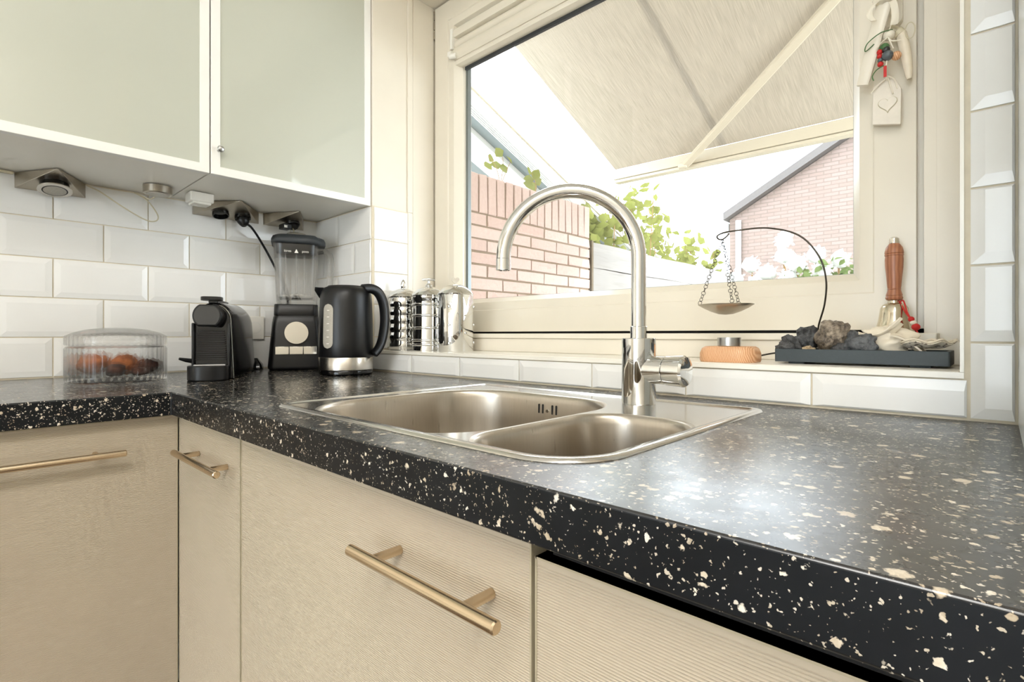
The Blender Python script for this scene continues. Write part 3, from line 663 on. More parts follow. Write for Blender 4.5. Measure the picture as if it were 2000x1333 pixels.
# ------------------------------------------------------------------ three mirror canisters on the sill
SZ = .0632
CAN = [(.412, .078, .050, 'mirror steel canister with stacked rounded rings, left of three on the sill'), (.5255, .0905, .0515, 'mirror steel canister with raised hoops and tap knob, middle of three on the sill'),
       (.633, .104, .0525, 'studded mirror steel canister with heart knob, right of three on the sill')]
for i, (x, y, r, lab) in enumerate(CAN):
    c = thing('canister', lab, 'canister', (x, y, SZ), math.radians(52), 'mirror steel canisters on the windowsill')
    H = .163
    if i == 0:
        pr = [(r*.96, 0)]
        for k in range(6): pr += [(r*.955, .004+k*.0262), (r*.99, .008+k*.0262), (r, .0145+k*.0262), (r*.99, .022+k*.0262), (r*.955, .0285+k*.0262)]
        pr += [(r*.95, H)]
    elif i == 1:
        pr = [(r*.97, 0), (r*.97, .012)]
        for z in (.018, .031, .068, .105, .138): pr += [(r*.965, z-.004), (r*1.0, z-.0025), (r*1.015, z), (r*1.0, z+.0025), (r*.965, z+.004)]
        pr += [(r*.965, H-.012), (r*1.0, H-.010), (r*1.0, H)]
    else: pr = [(r*.985, 0), (r, .002), (r, H-.001), (r*.99, H)]
    obj('body', MB().lathe(pr, 72), 'chrome', c, angle=50)
    obj('lid', MB().lathe([(r*1.0, H+.0004), (r*1.01, H+.003), (r*.93, H+.010), (r*.68, H+.0215), (r*.40, H+.0285), (r*.16, H+.0315), (.0, H+.032)], 64, cap1=False), 'chrome', c)
    zk = H+.0305
    if i == 0: kn = MB().rings([[(.0085*w_*math.cos(2*PI*k/20), .0055*w_*math.sin(2*PI*k/20), zk+z) for k in range(20)] for w_, z in ((.7, 0), (.95, .006), (1, .013), (.75, .021), (.4, .0265), (.05, .029))])
    elif i == 1: kn = MB().lathe([(.0105, zk-.001), (.010, zk+.004), (.004, zk+.011), (.0036, zk+.018), (.0045, zk+.020)], 24).tube([(-.019, 0, zk+.021), (-.015, 0, zk+.022), (0, 0, zk+.0225), (.015, 0, zk+.022), (.019, 0, zk+.021)], [.003, .0042, .0046, .0042, .003], 14)
    else:
        hs = [(.0115*(16*math.sin(q)**3)/16, zk+.0125+.0115*(13*math.cos(q)-5*math.cos(2*q)-2*math.cos(3*q)-math.cos(4*q))/16) for q in [2*PI*k/48 for k in range(48)]]
        kn = MB().prism(hs, 'y', -.005, .005)
    obj('knob', kn, 'chrome', c, bevel=.002 if i == 2 else 0)
    if i == 2:
        for k in range(12):
            a = -PI/2+(k % 6-2.2)*.62+(.31 if k >= 6 else 0); z = .018+(k % 2)*.02+(.075 if k >= 6 else 0)+.02*(k % 3)
        n_s = 0
        for col in range(7):
            for rw in range(3):
                a = 2*PI*col/7-1.95; z = (.024 if col % 2 == 0 else .052)+rw*.052
                if z > .155: continue
                q = Vector((math.cos(a), math.sin(a), 0)); obj('stud', MB().tube([q*(r-.001)+Vector((0, 0, z)), q*(r+.0022)+Vector((0, 0, z)), q*(r+.0040)+Vector((0, 0, z))], [.0042, .0040, .0018], 12), 'chrome', c)

# ------------------------------------------------------------------ under-cabinet units
def wedge(name, label, cat, yl, yr):
    t_ = thing(name, label, cat, (.0035, 0, 0)); zb_, zt_ = .4752, .5134; ym = (yl+yr)/2
    v = [(0.0065, yl, zb_), (.0065, yr, zb_), (.0065, yr, zt_), (.0065, yl, zt_), (.128, ym, zt_)]
    obj('cover', MB().add(v, [(0, 1, 4), (0, 4, 3), (1, 2, 4), (2, 3, 4), (0, 3, 2, 1)]), 'nickel', t_, bevel=.0012, angle=10)
    return t_, ym
NV = Vector((.302, 0, -.953))
def onw(x, y): return Vector((x, y, .4752+.0382*((x-.0065)/.1215)))
def disc(prof, P, n=36):
    """lathe around the wedge normal; prof = (radius, height along normal)"""
    a = Vector((0, 1, 0)); b_ = NV.cross(a); mb = MB()
    return mb.rings([[P+NV*h+a*r*math.cos(2*PI*k/n)+b_*r*math.sin(2*PI*k/n) for k in range(n)] for r, h in prof])
t_, ym = wedge('wedge_lamp', 'steel wedge shaped lamp unit with round spotlight under the left wall cabinet', 'lamp', -.792, -.6535)
P = onw(.050, ym+.002)
obj('spot_body', disc([(.029, -.004), (.030, .012), (.0285, .0135)], P), 'gloss', t_)
obj('spot_ring', disc([(.0345, .0137), (.0350, .0155), (.0345, .0170), (.0255, .0172), (.0250, .0166)], P), 'steel', t_)
obj('spot_groove', disc([(.0252, .0160), (.0250, .0175), (.0228, .0176)], P), 'dark', t_)
obj('spot_lens', disc([(.0230, .0165), (.0228, .0178), (.021, .0182)], P), 'gauge', t_)
t_, ym2 = wedge('wedge_socket', 'steel wedge socket unit with two black sockets under the wall cabinets', 'socket', -.4005, -.207)
for dy in (-.030, .034): obj('socket', disc([(.0225, -.003), (.0235, .008), (.0225, .011), (.0195, .0115), (.0185, .004), (.0, .004)], onw(.040, ym2+dy)), 'gloss', t_)
t_, ym3 = wedge('wedge_socket.001', 'small steel wedge socket unit above the blender lid', 'socket', -.1925, -.056)
obj('socket', disc([(.0225, -.003), (.0235, .006), (.0225, .008), (.0195, .0085), (.0185, .004), (.0, .004)], onw(.045, ym3+.012)), 'gloss', t_)
pc = thing('mains_lead', 'black plug and cord running from the double wedge socket down behind the blender', 'cord', (0, 0, 0))
P = onw(.040, ym2+.034)+Vector((.0035, 0, 0))
obj('plug', disc([(.0180, .0050), (.0185, .016), (.0165, .022), (.0110, .030), (.0075, .034)], P), 'black', pc)
p0 = P+NV*.024
obj('cord', MB().tube(spline([p0, p0+Vector((.010, .020, -.012)), (.036, -.205, .405), (.034, -.165, .335), (.030, -.128, .255), (.026, -.112, .19), (.024, -.115, .10)], 10), .0036, 10), 'black', pc)
pl = thing('plug_adapter', 'black plug with a small white label in the wedge socket above the blender', 'plug', (0, 0, 0))
P = onw(.045, ym3+.012)+Vector((.0035, 0, 0))
obj('plug', disc([(.0178, .0050), (.0180, .014), (.0150, .018)], P), 'black', pl)
obj('block', MB().box(P.x-.010, P.x+.028, P.y-.042, P.y-.014, .461, .478), 'black', pl, bevel=.002)
obj('label', MB().box(P.x+.0278, P.x+.0284, P.y-.040, P.y-.030, .464, .472), 'whiteplastic', pl, smooth=False)
obj('cord', MB().tube(spline([(P.x, P.y, .472), (P.x+.004, P.y+.002, .464), (P.x+.002, P.y+.004, .452), (.035, P.y+.02, .44), (.02, P.y+.03, .42)], 8), .0022, 8), 'cord', pl)
pk = thing('puck_lamp', 'round brushed steel puck lamp under the left wall cabinet near the tiles', 'lamp', (.118, -.515, .5134))
obj('housing', MB().lathe([(.034, 0), (.034, -.019), (.0325, -.0205), (.028, -.0210)], 40), 'nickel', pk)
obj('lens', MB().lathe([(.0270, -.0208), (.0268, -.0222), (0, -.0222)], 32, cap1=False), 'gauge', pk)
jbx = thing('junction_box', 'white plastic transformer box under the wall cabinets beside the puck lamp', 'box', (.125, -.415, .5134))
obj('housing', MB().box(-.026, .026, -.030, .030, -.027, -.0005), 'whiteplastic', jbx, bevel=.003)
obj('lip', MB().box(-.020, .0235, -.023, .023, -.0335, -.0268), 'whiteplastic', jbx, bevel=.0015)
lc = thing('lamp_cable', 'thin beige cable hanging in a loop between wedge lamp and puck lamp', 'cable', (0, 0, 0))
obj('flex', MB().tube(spline([(.016, -.6520, .5085), (.026, -.625, .495), (.030, -.575, .462), (.030, -.525, .436), (.030, -.500, .436), (.030, -.494, .452), (.034, -.512, .480), (.030, -.530, .498), (.02, -.548, .509)], 10), .0017, 8), 'cord', lc)
obj('flex', MB().tube(spline([(.018, -.545, .509), (.032, -.528, .500), (.045, -.518, .492), (.075, -.512, .495), (.088, -.512, .501)], 8), .0017, 8), 'cord', lc)
tag(obj('cable_strip', MB().box(.0115, .020, -1.05, -.794, .5065, .5125), 'cord', smooth=False), 'thin cable strip in the corner of tiles and left wall cabinet', 'cable')

# ------------------------------------------------------------------ things on the sill
tag_kw = dict(angle=60)
ob = thing('oil_burner', 'hanging oil burner: pine block, bent iron wire and dish on three chains', 'oil burner', (1.442, .052, SZ))
w0 = MB(); o1 = [(x*1.0, y) for x, y in rrect(-.048, .047, -.036, .036, (.020, .030, .022, .026), 8)]
w0.rings([[(x*s_, y*s_, z) for x, y in o1] for s_, z in ((.97, 0), (1, .003), (1, .015), (.93, .024), (.82, .0275))])
obj('block', w0, 'pine', ob, angle=50)
wp = spline([(1.484, .060, .0735), (1.496, .118, .0780), (1.510, .156, .079), (1.534, .166, .084), (1.554, .164, .100), (1.560, .150, .128), (1.574, .128, .165), (1.5795, .112, .2055), (1.5700, .105, .2460), (1.5405, .100, .2840), (1.4900, .100, .3035), (1.4400, .090, .3045), (1.4190, .075, .300), (1.4150, .060, .2930), (1.4190, .055, .2865), (1.4260, .056, .2850), (1.4335, .057, .2900), (1.4370, .058, .2950)], 8)
wl_ = [Vector((p[0]-1.442, p[1]-.052, p[2]-SZ)) for p in wp]
obj('wire', MB().tube(wl_, .0015, 8), 'iron', ob)
dx, dy = 1.4320-1.442, .056-.052
di = MB().lathe([(.0, .0845), (.012, .0855), (.026, .0905), (.038, .0965), (.0475, .1025), (.0478, .1032), (.0465, .1032), (.037, .0982), (.025, .0922), (.012, .0872), (0, .0862)], 44, (dx, dy, 0), cap0=False, cap1=False)
obj('dish', di, 'nickel', ob, angle=60)
hk = Vector((1.4262-1.442, .056-.052, .2850-SZ))
for a in (200, 304, 80):
    a = math.radians(a); e_ = Vector((dx+.045*math.cos(a), dy+.045*math.sin(a), .104)); ch = MB(); n = 20
    for k in range(n):
        p = hk.lerp(e_, (k+.5)/n); d = (e_-hk).normalized(); s_ = d.cross(Vector((math.cos(k*1.9), math.sin(k*1.9), .2))).normalized(); L2 = (e_-hk).length/n*.60
        ch.tube([p+d*L2*math.cos(2*PI*j/12)+s_*L2*.92*math.sin(2*PI*j/12) for j in range(12)], .00050, 5, False, True)
    obj('chain', ch, 'iron', ob)
tl_ = thing('tealight', 'aluminium tealight cup standing on the pine block of the oil burner', 'candle', (1.4395, .052, SZ+.0277))
obj('cup', MB().lathe([(.0185, 0), (.0195, .001), (.0198, .0155), (.0190, .0155), (.0186, .006), (0, .006)], 36, cap1=False), 'alu', tl_)
obj('wax', MB().lathe([(.0184, .0062), (.0184, .009), (0, .0092)], 28, cap1=False), 'shell', tl_)

ty0, ty1, tx0, tx1 = .055, .150, 1.5145, 1.7445
tr = thing('stone_tray', 'long dark slate tray holding stones and shells on the windowsill', 'tray', (0, 0, SZ))
t2 = MB(); Lr = lambda i, z: [(x, y, z) for x, y in rrect(tx0+i, tx1-i, ty0+i, ty1-i, .003, 3)]
t2.rings([Lr(0, .0030), Lr(0, .0245), Lr(.005, .0245), Lr(.006, .010)])
obj('tray', t2, 'slate', tr, bevel=.0008, angle=40)
for x in (1.545, 1.71): obj('foot', MB().box(x-.012, x+.012, ty0+.012, ty1-.012, 0, .0032), 'slate', tr, smooth=False)
zi = SZ+.0102
ST = [('dark lava stone at the left end of the slate tray', 'lava', (1.5290, .080), .0195, (1.0, .85, .85), 21, .092), ('dark lava stone lying behind the leftmost one on the slate tray', 'lava', (1.5535, .112), .0230, (1.12, .9, .85), 23, .1035),
      ('tall brown silvery ore stone in the middle of the slate tray', 'ore', (1.5930, .092), .0240, (.98, .85, 1.12), 25, .1085), ('grey angular lava stone right of the silvery ore stone', 'lava2', (1.6340, .080), .0215, (1.05, .85, .92), 31, .0945),
      ('small beige stone low at the front of the slate tray', 'beige', (1.5605, .081), .0145, (1.25, .7, .62), 33, .0855), ('small pale pebble between beige stone and silvery ore stone', 'shell', (1.5830, .074), .0105, (1.5, .7, .55), 35, .0815),
      ('small black stone squeezed under the silvery ore stone', 'lava', (1.6080, .080), .0150, (1.3, .8, .7), 37, .082)]
for lab, mt, (x, y), r, sq_, sd, zc_s in ST:
    mb = blob(r, sd, 4, .42, 1.5, sq_); zmin = min(p[2] for p in mb.v)
    tag(obj('stone', mb, mt, loc=(x, y, max(zc_s, zi-zmin) if zc_s > .09 else zi-zmin), rz=sd, angle=180), lab, 'stone', 'stones on the slate tray')
# shells
def sheet(fn, nu, nv, th):
    mb = MB(); up = [[Vector(fn(i/nu, j/nv)) for j in range(nv+1)] for i in range(nu+1)]
    for k in (0, 1):
        for i in range(nu+1):
            for j in range(nv+1):
                a = up[min(i+1, nu)][j]-up[max(i-1, 0)][j]; b_ = up[i][min(j+1, nv)]-up[i][max(j-1, 0)]; n2 = a.cross(b_); n2 = n2.normalized() if n2.length > 0 else Vector((0, 0, 1))
                mb.v.append(tuple(up[i][j]+n2*th*(k-.5)))
    N = (nu+1)*(nv+1); I = lambda k, i, j: k*N+i*(nv+1)+j
    for i in range(nu):
        for j in range(nv): mb.f += [(I(1, i, j), I(1, i+1, j), I(1, i+1, j+1), I(1, i, j+1)), (I(0, i, j), I(0, i, j+1), I(0, i+1, j+1), I(0, i+1, j))]
    for i in range(nu): mb.f += [(I(0, i, 0), I(0, i+1, 0), I(1, i+1, 0), I(1, i, 0)), (I(0, i, nv), I(1, i, nv), I(1, i+1, nv), I(0, i+1, nv))]
    for j in range(nv): mb.f += [(I(0, 0, j), I(1, 0, j), I(1, 0, j+1), I(0, 0, j+1)), (I(0, nu, j), I(0, nu, j+1), I(1, nu, j+1), I(1, nu, j))]
    return mb
sh = thing('conch_shell', 'large cream shell with a pointed wing in front of the hand bell', 'shell', (1.668, .100, zi))
cb = blob(.0235, 51, 4, .30, 1.3, (1.15, .8, .82)); zm = min(p[2] for p in cb.v); cb.v = [(x+.004*math.sin(z*260), y, z-zm+.0004) for x, y, z in cb.v]
obj('body', cb, 'shell', sh, angle=180)
wg = sheet(lambda u, v: (-.030+.042*u+.004*math.sin(v*9), -.012-.012*v+.006*math.sin(u*4), .024+.018*u*u+.009*v-.006*math.sin(u*3)), 14, 8, .002)
obj('wing', wg, 'shell', sh, angle=80)
fl_ = sheet(lambda u, v: (.004+.036*u, -.026+.046*v+.004*u, .0285-.026*u**1.3+.003*math.sin(v*8+u*3)), 14, 10, .002)
obj('flare', fl_, 'shell', sh, angle=80)
s2 = thing('snail_shell', 'round cream snail shell behind the grey lava stone', 'shell', (1.6440, .122, zi))
sb = MB(); pth = []; rad = []
for k in range(60):
    q = k/59; a = q*2.6*2*PI; R_s = .019*(1-q)**.9; pth.append((R_s*math.cos(a), R_s*math.sin(a)*.8, .020+.022*q)); rad.append(.0165*(1-q)**.75+.0012)
sb.tube(pth, rad, 14); zm = min(p[2] for p in sb.v); sb.v = [(x, y, z-zm+.0003) for x, y, z in sb.v]
obj('whorl', sb, 'shell', s2, angle=180)
t = NT('speckled_shell'); f = t.noise(t.obj(), 220, 3); t.p(Base_Color=t.ramp(f, [(.36, lin((110, 96, 80))), (.46, lin((226, 216, 198)))]), Roughness=.45); M['speck'] = t.m
sh.scale = (1.28, 1.0, 1.28)
s3 = thing('oyster_shell', 'flat speckled oyster shell at the right end of the slate tray', 'shell', (1.7120, .098, SZ+.0245))
def oy(u, v):
    a = 2*PI*v; rr = u*(1+.10*math.sin(3*a+1)+.07*math.sin(5*a)); return (.033*rr*math.cos(a), .030*rr*math.sin(a), .0022+.010*u**3+.0025*u*math.sin(6*a)+.003*(1-u))
obj('bowl', sheet(oy, 10, 36, .0022), 'speck', s3, angle=80)
obj('rim', sheet(lambda u, v: (oy(.93+.10*u, v)[0], oy(.93+.10*u, v)[1], oy(.93+.1*u, v)[2]+.0022), 3, 48, .0022), 'shell', s3, angle=80)

# hand bell on the frame ledge
be = thing('hand_bell', 'brass hand bell with turned wooden handle and red cord on the window ledge', 'bell', (1.6625, .207, .1146))
obj('bell', MB().lathe([(.0280, 0), (.0290, .0012), (.0278, .004), (.0252, .012), (.0228, .022), (.0212, .034), (.0198, .043), (.0165, .0485), (.0110, .0512), (.0098, .0516), (.0098, .0555), (.0, .0556), (0, .048), (.015, .046), (.019, .040), (.0212, .022), (.0262, .002)], 48, cap0=False, cap1=False), 'brass', be, angle=50)
obj('handle', MB().lathe([(.0085, .0558), (.0115, .0570), (.0128, .0605), (.0112, .0640), (.0122, .0646), (.0105, .070), (.0093, .0745), (.0102, .0752), (.0095, .0765), (.0100, .0800), (.0112, .096), (.0128, .112), (.0134, .126), (.0128, .1325), (.0138, .1335), (.0138, .1350), (.0128, .1360), (.0138, .1372), (.0136, .1400), (.0120, .1470), (.0085, .1525), (.0072, .1540)], 36), 'turned', be, angle=25)
obj('cap', MB().lathe([(.0073, .1541), (.0078, .1560), (.0070, .1585), (.0072, .1600), (.0068, .1630), (.004, .1652), (0, .1656)], 24, cap1=False), 'silver', be)
cp = spline([(.009, -.005, .0535), (.013, -.010, .055), (.016, -.016, .050), (.020, -.022, .035), (.0245, -.0265, .0255)], 8)
obj('cord', MB().tube(cp, .0012, 8).tube(spline([(.009, -.004, .053), (.012, -.012, .046), (.018, -.020, .034), (.0235, -.0262, .0255)], 8), .0012, 8), 'red', be)
def bead(c, r, sx=1, n=16): return MB().lathe([(r*math.sin(PI*k/10), c[2]+r*sx*-math.cos(PI*k/10)) for k in range(11)], n, (c[0], c[1], 0), cap0=False, cap1=False)
for nm, c0_, r_, sx, mt in (('bead', (.0262, -.028, .0225), .0046, 1, 'red'), ('bead', (.0290, -.029, .0165), .0048, .8, 'cloth'), ('bead', (.0325, -.030, .0095), .0062, .95, 'red')): obj(nm, bead(c0_, r_, sx), mt, be)
obj('cord_tail', MB().tube(spline([(.033, -.030, .004), (.0355, -.031, -.002), (.0365, -.032, -.008), (.0345, -.033, -.014)], 8), [.0013]*24+[.0008], 8), 'red', be)

# ------------------------------------------------------------------ trinkets hanging on the window handle
HA, HB = Vector((1.6560, .186, .690)), Vector((1.6480, .182, .600))
ht = thing('heart_tag', 'whitewashed wooden tag with carved heart hanging from the window handle', 'tag', (1.650, .2215, .480))
tp_ = [(-.0205, .006), (.0205, -.004), (.0212, .058), (.0130, .077), (-.0060, .080), (-.0195, .071)]
obj('board', MB().prism(tp_, 'y', -.004, .004), 'tagwood', ht, bevel=.001, smooth=False)
hs = [(.0130*(16*math.sin(q)**3)/16+.002, .036+.0135*(13*math.cos(q)-5*math.cos(2*q)-2*math.cos(3*q)-math.cos(4*q))/16) for q in [2*PI*k/56 for k in range(56)]]
obj('heart', MB().prism(hs, 'y', -.0062, -.0038), 'tagwood', ht, bevel=.0012)
obj('outline', MB().tube([(x, -.0042, z) for x, z in [(.002+(a-.002)*1.06, .036+(b_-.036)*1.06) for a, b_ in hs]], .0006, 6, False, True), 'cord', ht)
st = MB()
for q in ([(.002, -.004, .076), (.000, -.012, .090), (.003, -.022, .104)], [(.002, -.005, .082), (-.010, -.009, .072), (-.022, -.010, .060)], [(.003, -.006, .084), (.012, -.009, .074), (.016, -.008, .058)], [(.002, -.006, .083), (.006, -.010, .068), (.010, -.008, .050)]): st.tube(spline(q, 6), .0011, 6)
obj('string', st, 'cloth', ht)
bs = thing('bead_string', 'short string of red, grey, green and white beads on the window handle', 'ornament', (1.650, .196, .570))
for (x, y, z), r_, mt in (((.0065, 0, .056), .0088, 'cloth'), ((.0005, -.002, .036), .0074, 'green'), ((.0050, -.004, .020), .0086, 'greybead'), ((.0030, -.004, .0305), .0062, 'char'), ((-.0060, -.004, .0300), .0046, 'red'), ((-.0062, -.004, .0225), .0042, 'red'), ((-.0054, -.004, .0155), .0040, 'greybead'), ((-.0050, -.004, .0085), .0046, 'red'), ((.0165, .002, .018), .0075, 'pine')): obj('bead', bead((x, y, z), r_), mt, bs)
st = MB()
for q in ([(.006, -.008, .050), (.012, -.011, .040), (.024, -.012, .036)], [(.006, -.008, .050), (.010, -.011, .038), (.014, -.011, .026)], [(.005, -.008, .049), (-.004, -.010, .042), (-.010, -.010, .034)], [(.007, .0, .064), (.012, .002, .085), (.014, .004, .118), (.012, .004, .13)], [(.004, -.004, .012), (.003, -.005, .000), (.002, -.004, -.010)]): st.tube(spline(q, 6), .0010, 6)
obj('string', st, 'cloth', bs)
obj('green_string', MB().tube(spline([(.012, -.004, .062), (-.004, -.014, .058), (-.022, -.016, .046), (-.026, -.010, .036), (-.014, -.006, .046)], 8), .0009, 6), 'green', bs)
obj('green_string', MB().tube(spline([(.000, -.006, .004), (-.010, -.008, -.001), (-.016, -.008, -.010), (-.014, -.008, -.018)], 8), .0009, 6), 'green', bs)
obj('red_ribbon', MB().box(-.0005, .004, -.006, -.005, -.016, .003), 'red', bs, smooth=False)
hn = thing('horn_pendant', 'pale tapered horn hanging beside the beads on the window handle', 'ornament', (1.677, .212, .548))
obj('horn', MB().tube(spline([(.0060, 0, 0), (.0050, 0, .012), (.0010, 0, .045), (-.0030, 0, .070), (-.0055, 0, .082)], 6), [.0035+.0045*min(1, k/12) for k in range(25)], 12), 'shell', hn)
obj('cap', MB().tube(spline([(-.006, 0, .080), (-.012, -.001, .088), (-.022, -.004, .094)], 6), [.009]*6+[.007]*6+[.004], 12), 'cord', hn)
obj('ring', MB().tube([(.0075+.0068*math.cos(2*PI*k/24), -.006, .080+.0135*math.sin(2*PI*k/24)) for k in range(24)], .0009, 6, False, True), 'cord', hn)
rb = thing('cloth_ribbon', 'crumpled cream cloth ribbon knotted around the top of the window handle', 'ribbon', (1.655, .188, .688))
obj('knot', blob(.013, 61, 3, .5, 2, (1.5, .8, .7)), 'cloth', rb, angle=180)
for q, wv in (([(0, 0, 0), (-.016, -.008, -.008), (-.024, -.010, -.024), (-.018, -.008, -.036)], .004), ([(.004, 0, -.004), (.010, -.006, -.018), (.012, -.006, -.038), (.010, -.004, -.052)], .005)):
    pp = spline(q, 6); obj('tail', sheet(lambda u, v, pp=pp, wv=wv: tuple(pp[min(int(u*(len(pp)-1)+.5), len(pp)-1)]+Vector(((v-.5)*2*wv, .002*math.sin(v*3+u*5), 0))), 16, 3, .0008), 'cloth', rb, angle=80)

# ------------------------------------------------------------------ outside
struct('ground', MB().box(-9, 9, WT, 20, FL-.1, FL), 'concrete', smooth=False)
bwall = thing('brick_wall', 'pink brick garden wall topped by a row of upright bricks outside the window', 'wall', (-.05, 0, 0))
Y0_, Y1_ = .42, 1.785; ZS, ZT = .703, .893
obj('mortar', MB().box(-.105, -.006, Y0_, Y1_-.002, FL, ZT-.006), 'mortar', bwall, smooth=False)
bm_ = []
for k in range(5):
    j = lambda: rnd.uniform(-.0022, .0022)
    for L2, H2 in ((.211, .052), (.100, .052), (.0530, .186)):
        mb = MB(); R = []
        for x, i in ((-.05, 0), (-.0022, 0), (0, .0022)): R.append([(x+(j() if x == 0 else 0), i+j(), i+j()), (x+(j() if x == 0 else 0), L2-i+j(), i+j()), (x+(j() if x == 0 else 0), L2-i+j(), H2-i+j()), (x+(j() if x == 0 else 0), i+j(), H2-i+j())])
        mb.rings(R, cap0=False); me = bpy.data.meshes.new('brick'); me.from_pydata(mb.v, [], mb.f); me.materials.append(M['brick']); bm_.append((L2, H2, me))
for r_ in range(12):
    z = ZS-.0625*(r_+1)+.004; y = Y1_
    y -= .0
    first = r_ % 2 == 1
    while y > Y0_:
        L2 = .100 if first else .211; first = False
        y -= L2
        if y < Y0_-.12: break
        link_copy(rnd.choice([q for q in bm_ if q[0] == L2])[2], 'brick', bwall, (rnd.uniform(-.001, .0015), y, z)); y -= .0105
y = Y1_
while y > Y0_+.05:
    y -= .0530; link_copy(rnd.choice([q for q in bm_ if q[0] == .0530])[2], 'brick', bwall, (rnd.uniform(0, .003), y, ZS+.003)); y -= .0100
fe = thing('plank_fence', 'weathered grey plank fence continuing behind the end of the brick wall', 'fence', (-.05, 1.80, 0))
obj('post', MB().box(-.05, .012, -.008, .012, FL, .692), 'post', fe, bevel=.002)
obj('post', MB().box(-.10, -.052, 1.2, 1.28, FL, .66), 'post', fe, bevel=.002)
zt_ = .683
for k in range(7):
    h_ = (.160, .185, .19, .19, .19, .19, .19)[k]; mb = MB(); n = 14
    mb.rings([[(-.05, q, zt_-h_+.004), (.0+.002*math.sin(i*2.1+k), q, zt_-h_+.004+.002*math.sin(i*1.3+k)), (.002*math.sin(i*1.7+k), q, zt_+.003*math.sin(i*.9+k*2)), (-.05, q, zt_)] for i, q in [(i, .014+2.3*i/n) for i in range(n+1)]])
    obj('plank', mb, 'planks', fe, angle=30); zt_ -= h_
# far house
ho = thing('house', 'neighbouring brick house gable with a sloping roof edge beyond the garden', 'house', (-1.87, 9, FL))
hb_ = 2.2437-FL; sl = .545; pk_ = 5.3
obj('gable_wall', MB().prism([(0, 0), (2*pk_, 0), (2*pk_, hb_), (pk_, hb_+sl*pk_), (0, hb_)], 'y', 0, 7), 'farbrick', ho, smooth=False)
for s_ in (0, 1):
    a_ = [(-.06, hb_-.06*sl+.01), (pk_, hb_+sl*pk_+.01), (pk_, hb_+sl*pk_+.15), (-.06, hb_-.06*sl+.15)]
    if s_: a_ = [(2*pk_-x, z) for x, z in a_]
    obj('roof', MB().prism(a_, 'y', -.16, 7.1), 'rooftile', ho, smooth=False)
obj('downpipe', MB().cyl((.18, -.06, 0), (.18, -.06, hb_-.05), .05, 12), 'verwhite', ho)
obj('gutter', MB().box(-.16, -.02, -.1, 7.1, hb_-.20, hb_-.06), 'verwhite', ho, smooth=False)
# awning
aw = thing('awning', 'cream fabric awning let down on an arm outside the window', 'awning', (0, .36, 0))
ax0, ax1 = .006, 3.4; sag = .0165
def fz(x, y): return 1.157-.43*(y-2)-sag*x
def strip(x0, x1, y0, y1, dz, th, nx=10, ny=8):
    return sheet(lambda u, v: (x0+(x1-x0)*u, y0+(y1-y0)*v-.36, fz(x0+(x1-x0)*u, y0+(y1-y0)*v)+dz-.012*math.sin(PI*v)*math.sin(PI*u)), nx, ny, th)
obj('fabric', strip(ax0, ax1, .40, 1.99, 0, .0012), 'cloth_awning', aw, angle=60)
obj('seam', strip(.672, .712, .40, 1.985, -.0016, .0012, 2, 8), 'cloth_awning', aw, angle=60)
fb = MB(); bp = [(0, 0), (.018, -.005), (.07, -.004), (.078, .010), (.078, .060), (.06, .078), (.0, .080)]
R = []
for x in (ax0-.012, ax1): R.append([(x, 1.985-.36+a, 1.099-sag*x+b_*.75) for a, b_ in bp])
fb.rings(R); obj('front_bar', fb, 'awnmetal', aw, angle=40, bevel=.002)
R = [[(x, 1.985-.36+a, 1.078-sag*x+b_) for a, b_ in ((.004, 0), (.06, 0), (.06, .0165), (.004, .0165))] for x in (ax0-.008, ax1)]
obj('valance_rail', MB().rings(R), 'awnmetal', aw, bevel=.002)
A, B = Vector((.4657, 1.985-.36, 1.080)), Vector((1.338, 1.354-.36, 1.362)); B = A+(B-A)*1.32
obj('arm', bar(MB(), A, B, .040, .040, .026, .026, Vector((.1, .35, 1))), 'awnmetal', aw, angle=20)
obj('arm_joint', MB().box(.440, .492, 1.955-.36, 2.0-.36, 1.068, 1.098), 'awnmetal', aw, bevel=.006)
obj('arm', bar(MB(), B, Vector((.9, .06, fz(.9, .42)-.10)), .040, .040, .026, .026, Vector((.1, .35, 1))), 'awnmetal', aw, angle=20)
obj('cassette', MB().box(ax0-.05, ax1+.05, -.018, .11, fz(0, .40)-.06, fz(0, .4)+.06), 'awnmetal', aw, bevel=.02)
# neighbour's lean-to roof
ve = thing('veranda_roof', 'white and grey lean-to veranda roof sloping down behind the brick wall', 'roof', (-.30, .3, 0))
vz = lambda y: 1.4705-.389*(y-.97)
def vstrip(x0, x1, dz0, dz1, y0=.3, y1=3.0): return MB().rings([[(x, y-.3, vz(y)+dz) for x, dz in ((x0, dz0), (x1, dz0), (x1, dz1), (x0, dz1))] for y in (y0, y1)])
obj('edge_beam', vstrip(-.075, 0, -.02, .0), 'verwhite', ve, smooth=False)
obj('edge_cap', vstrip(-.03, .012, .0, .016), 'awnmetal', ve, smooth=False)
for k, x in enumerate((-.080, -.090, -.100, -.110)): obj('gutter_lip', vstrip(x-.006, x, -.026-.004*k, .0), 'verwhite', ve, smooth=False)
for x0, x1 in ((-.225, -.118), (-.74, -.44), (-1.25, -.99)): obj('roof_sheet', vstrip(x0, x1, -.008, .0), 'verglass', ve, smooth=False)
for x0, x1 in ((-.44, -.227), (-.99, -.742), (-1.5, -1.252)): obj('rafter', vstrip(x0, x1, -.04, .0), 'verwhite', ve, smooth=False)
for y in (.4, 2.9): obj('post', MB().box(-1.5, -1.42, y-.34, y-.26, FL, vz(y)-.03), 'verwhite', ve, smooth=False)
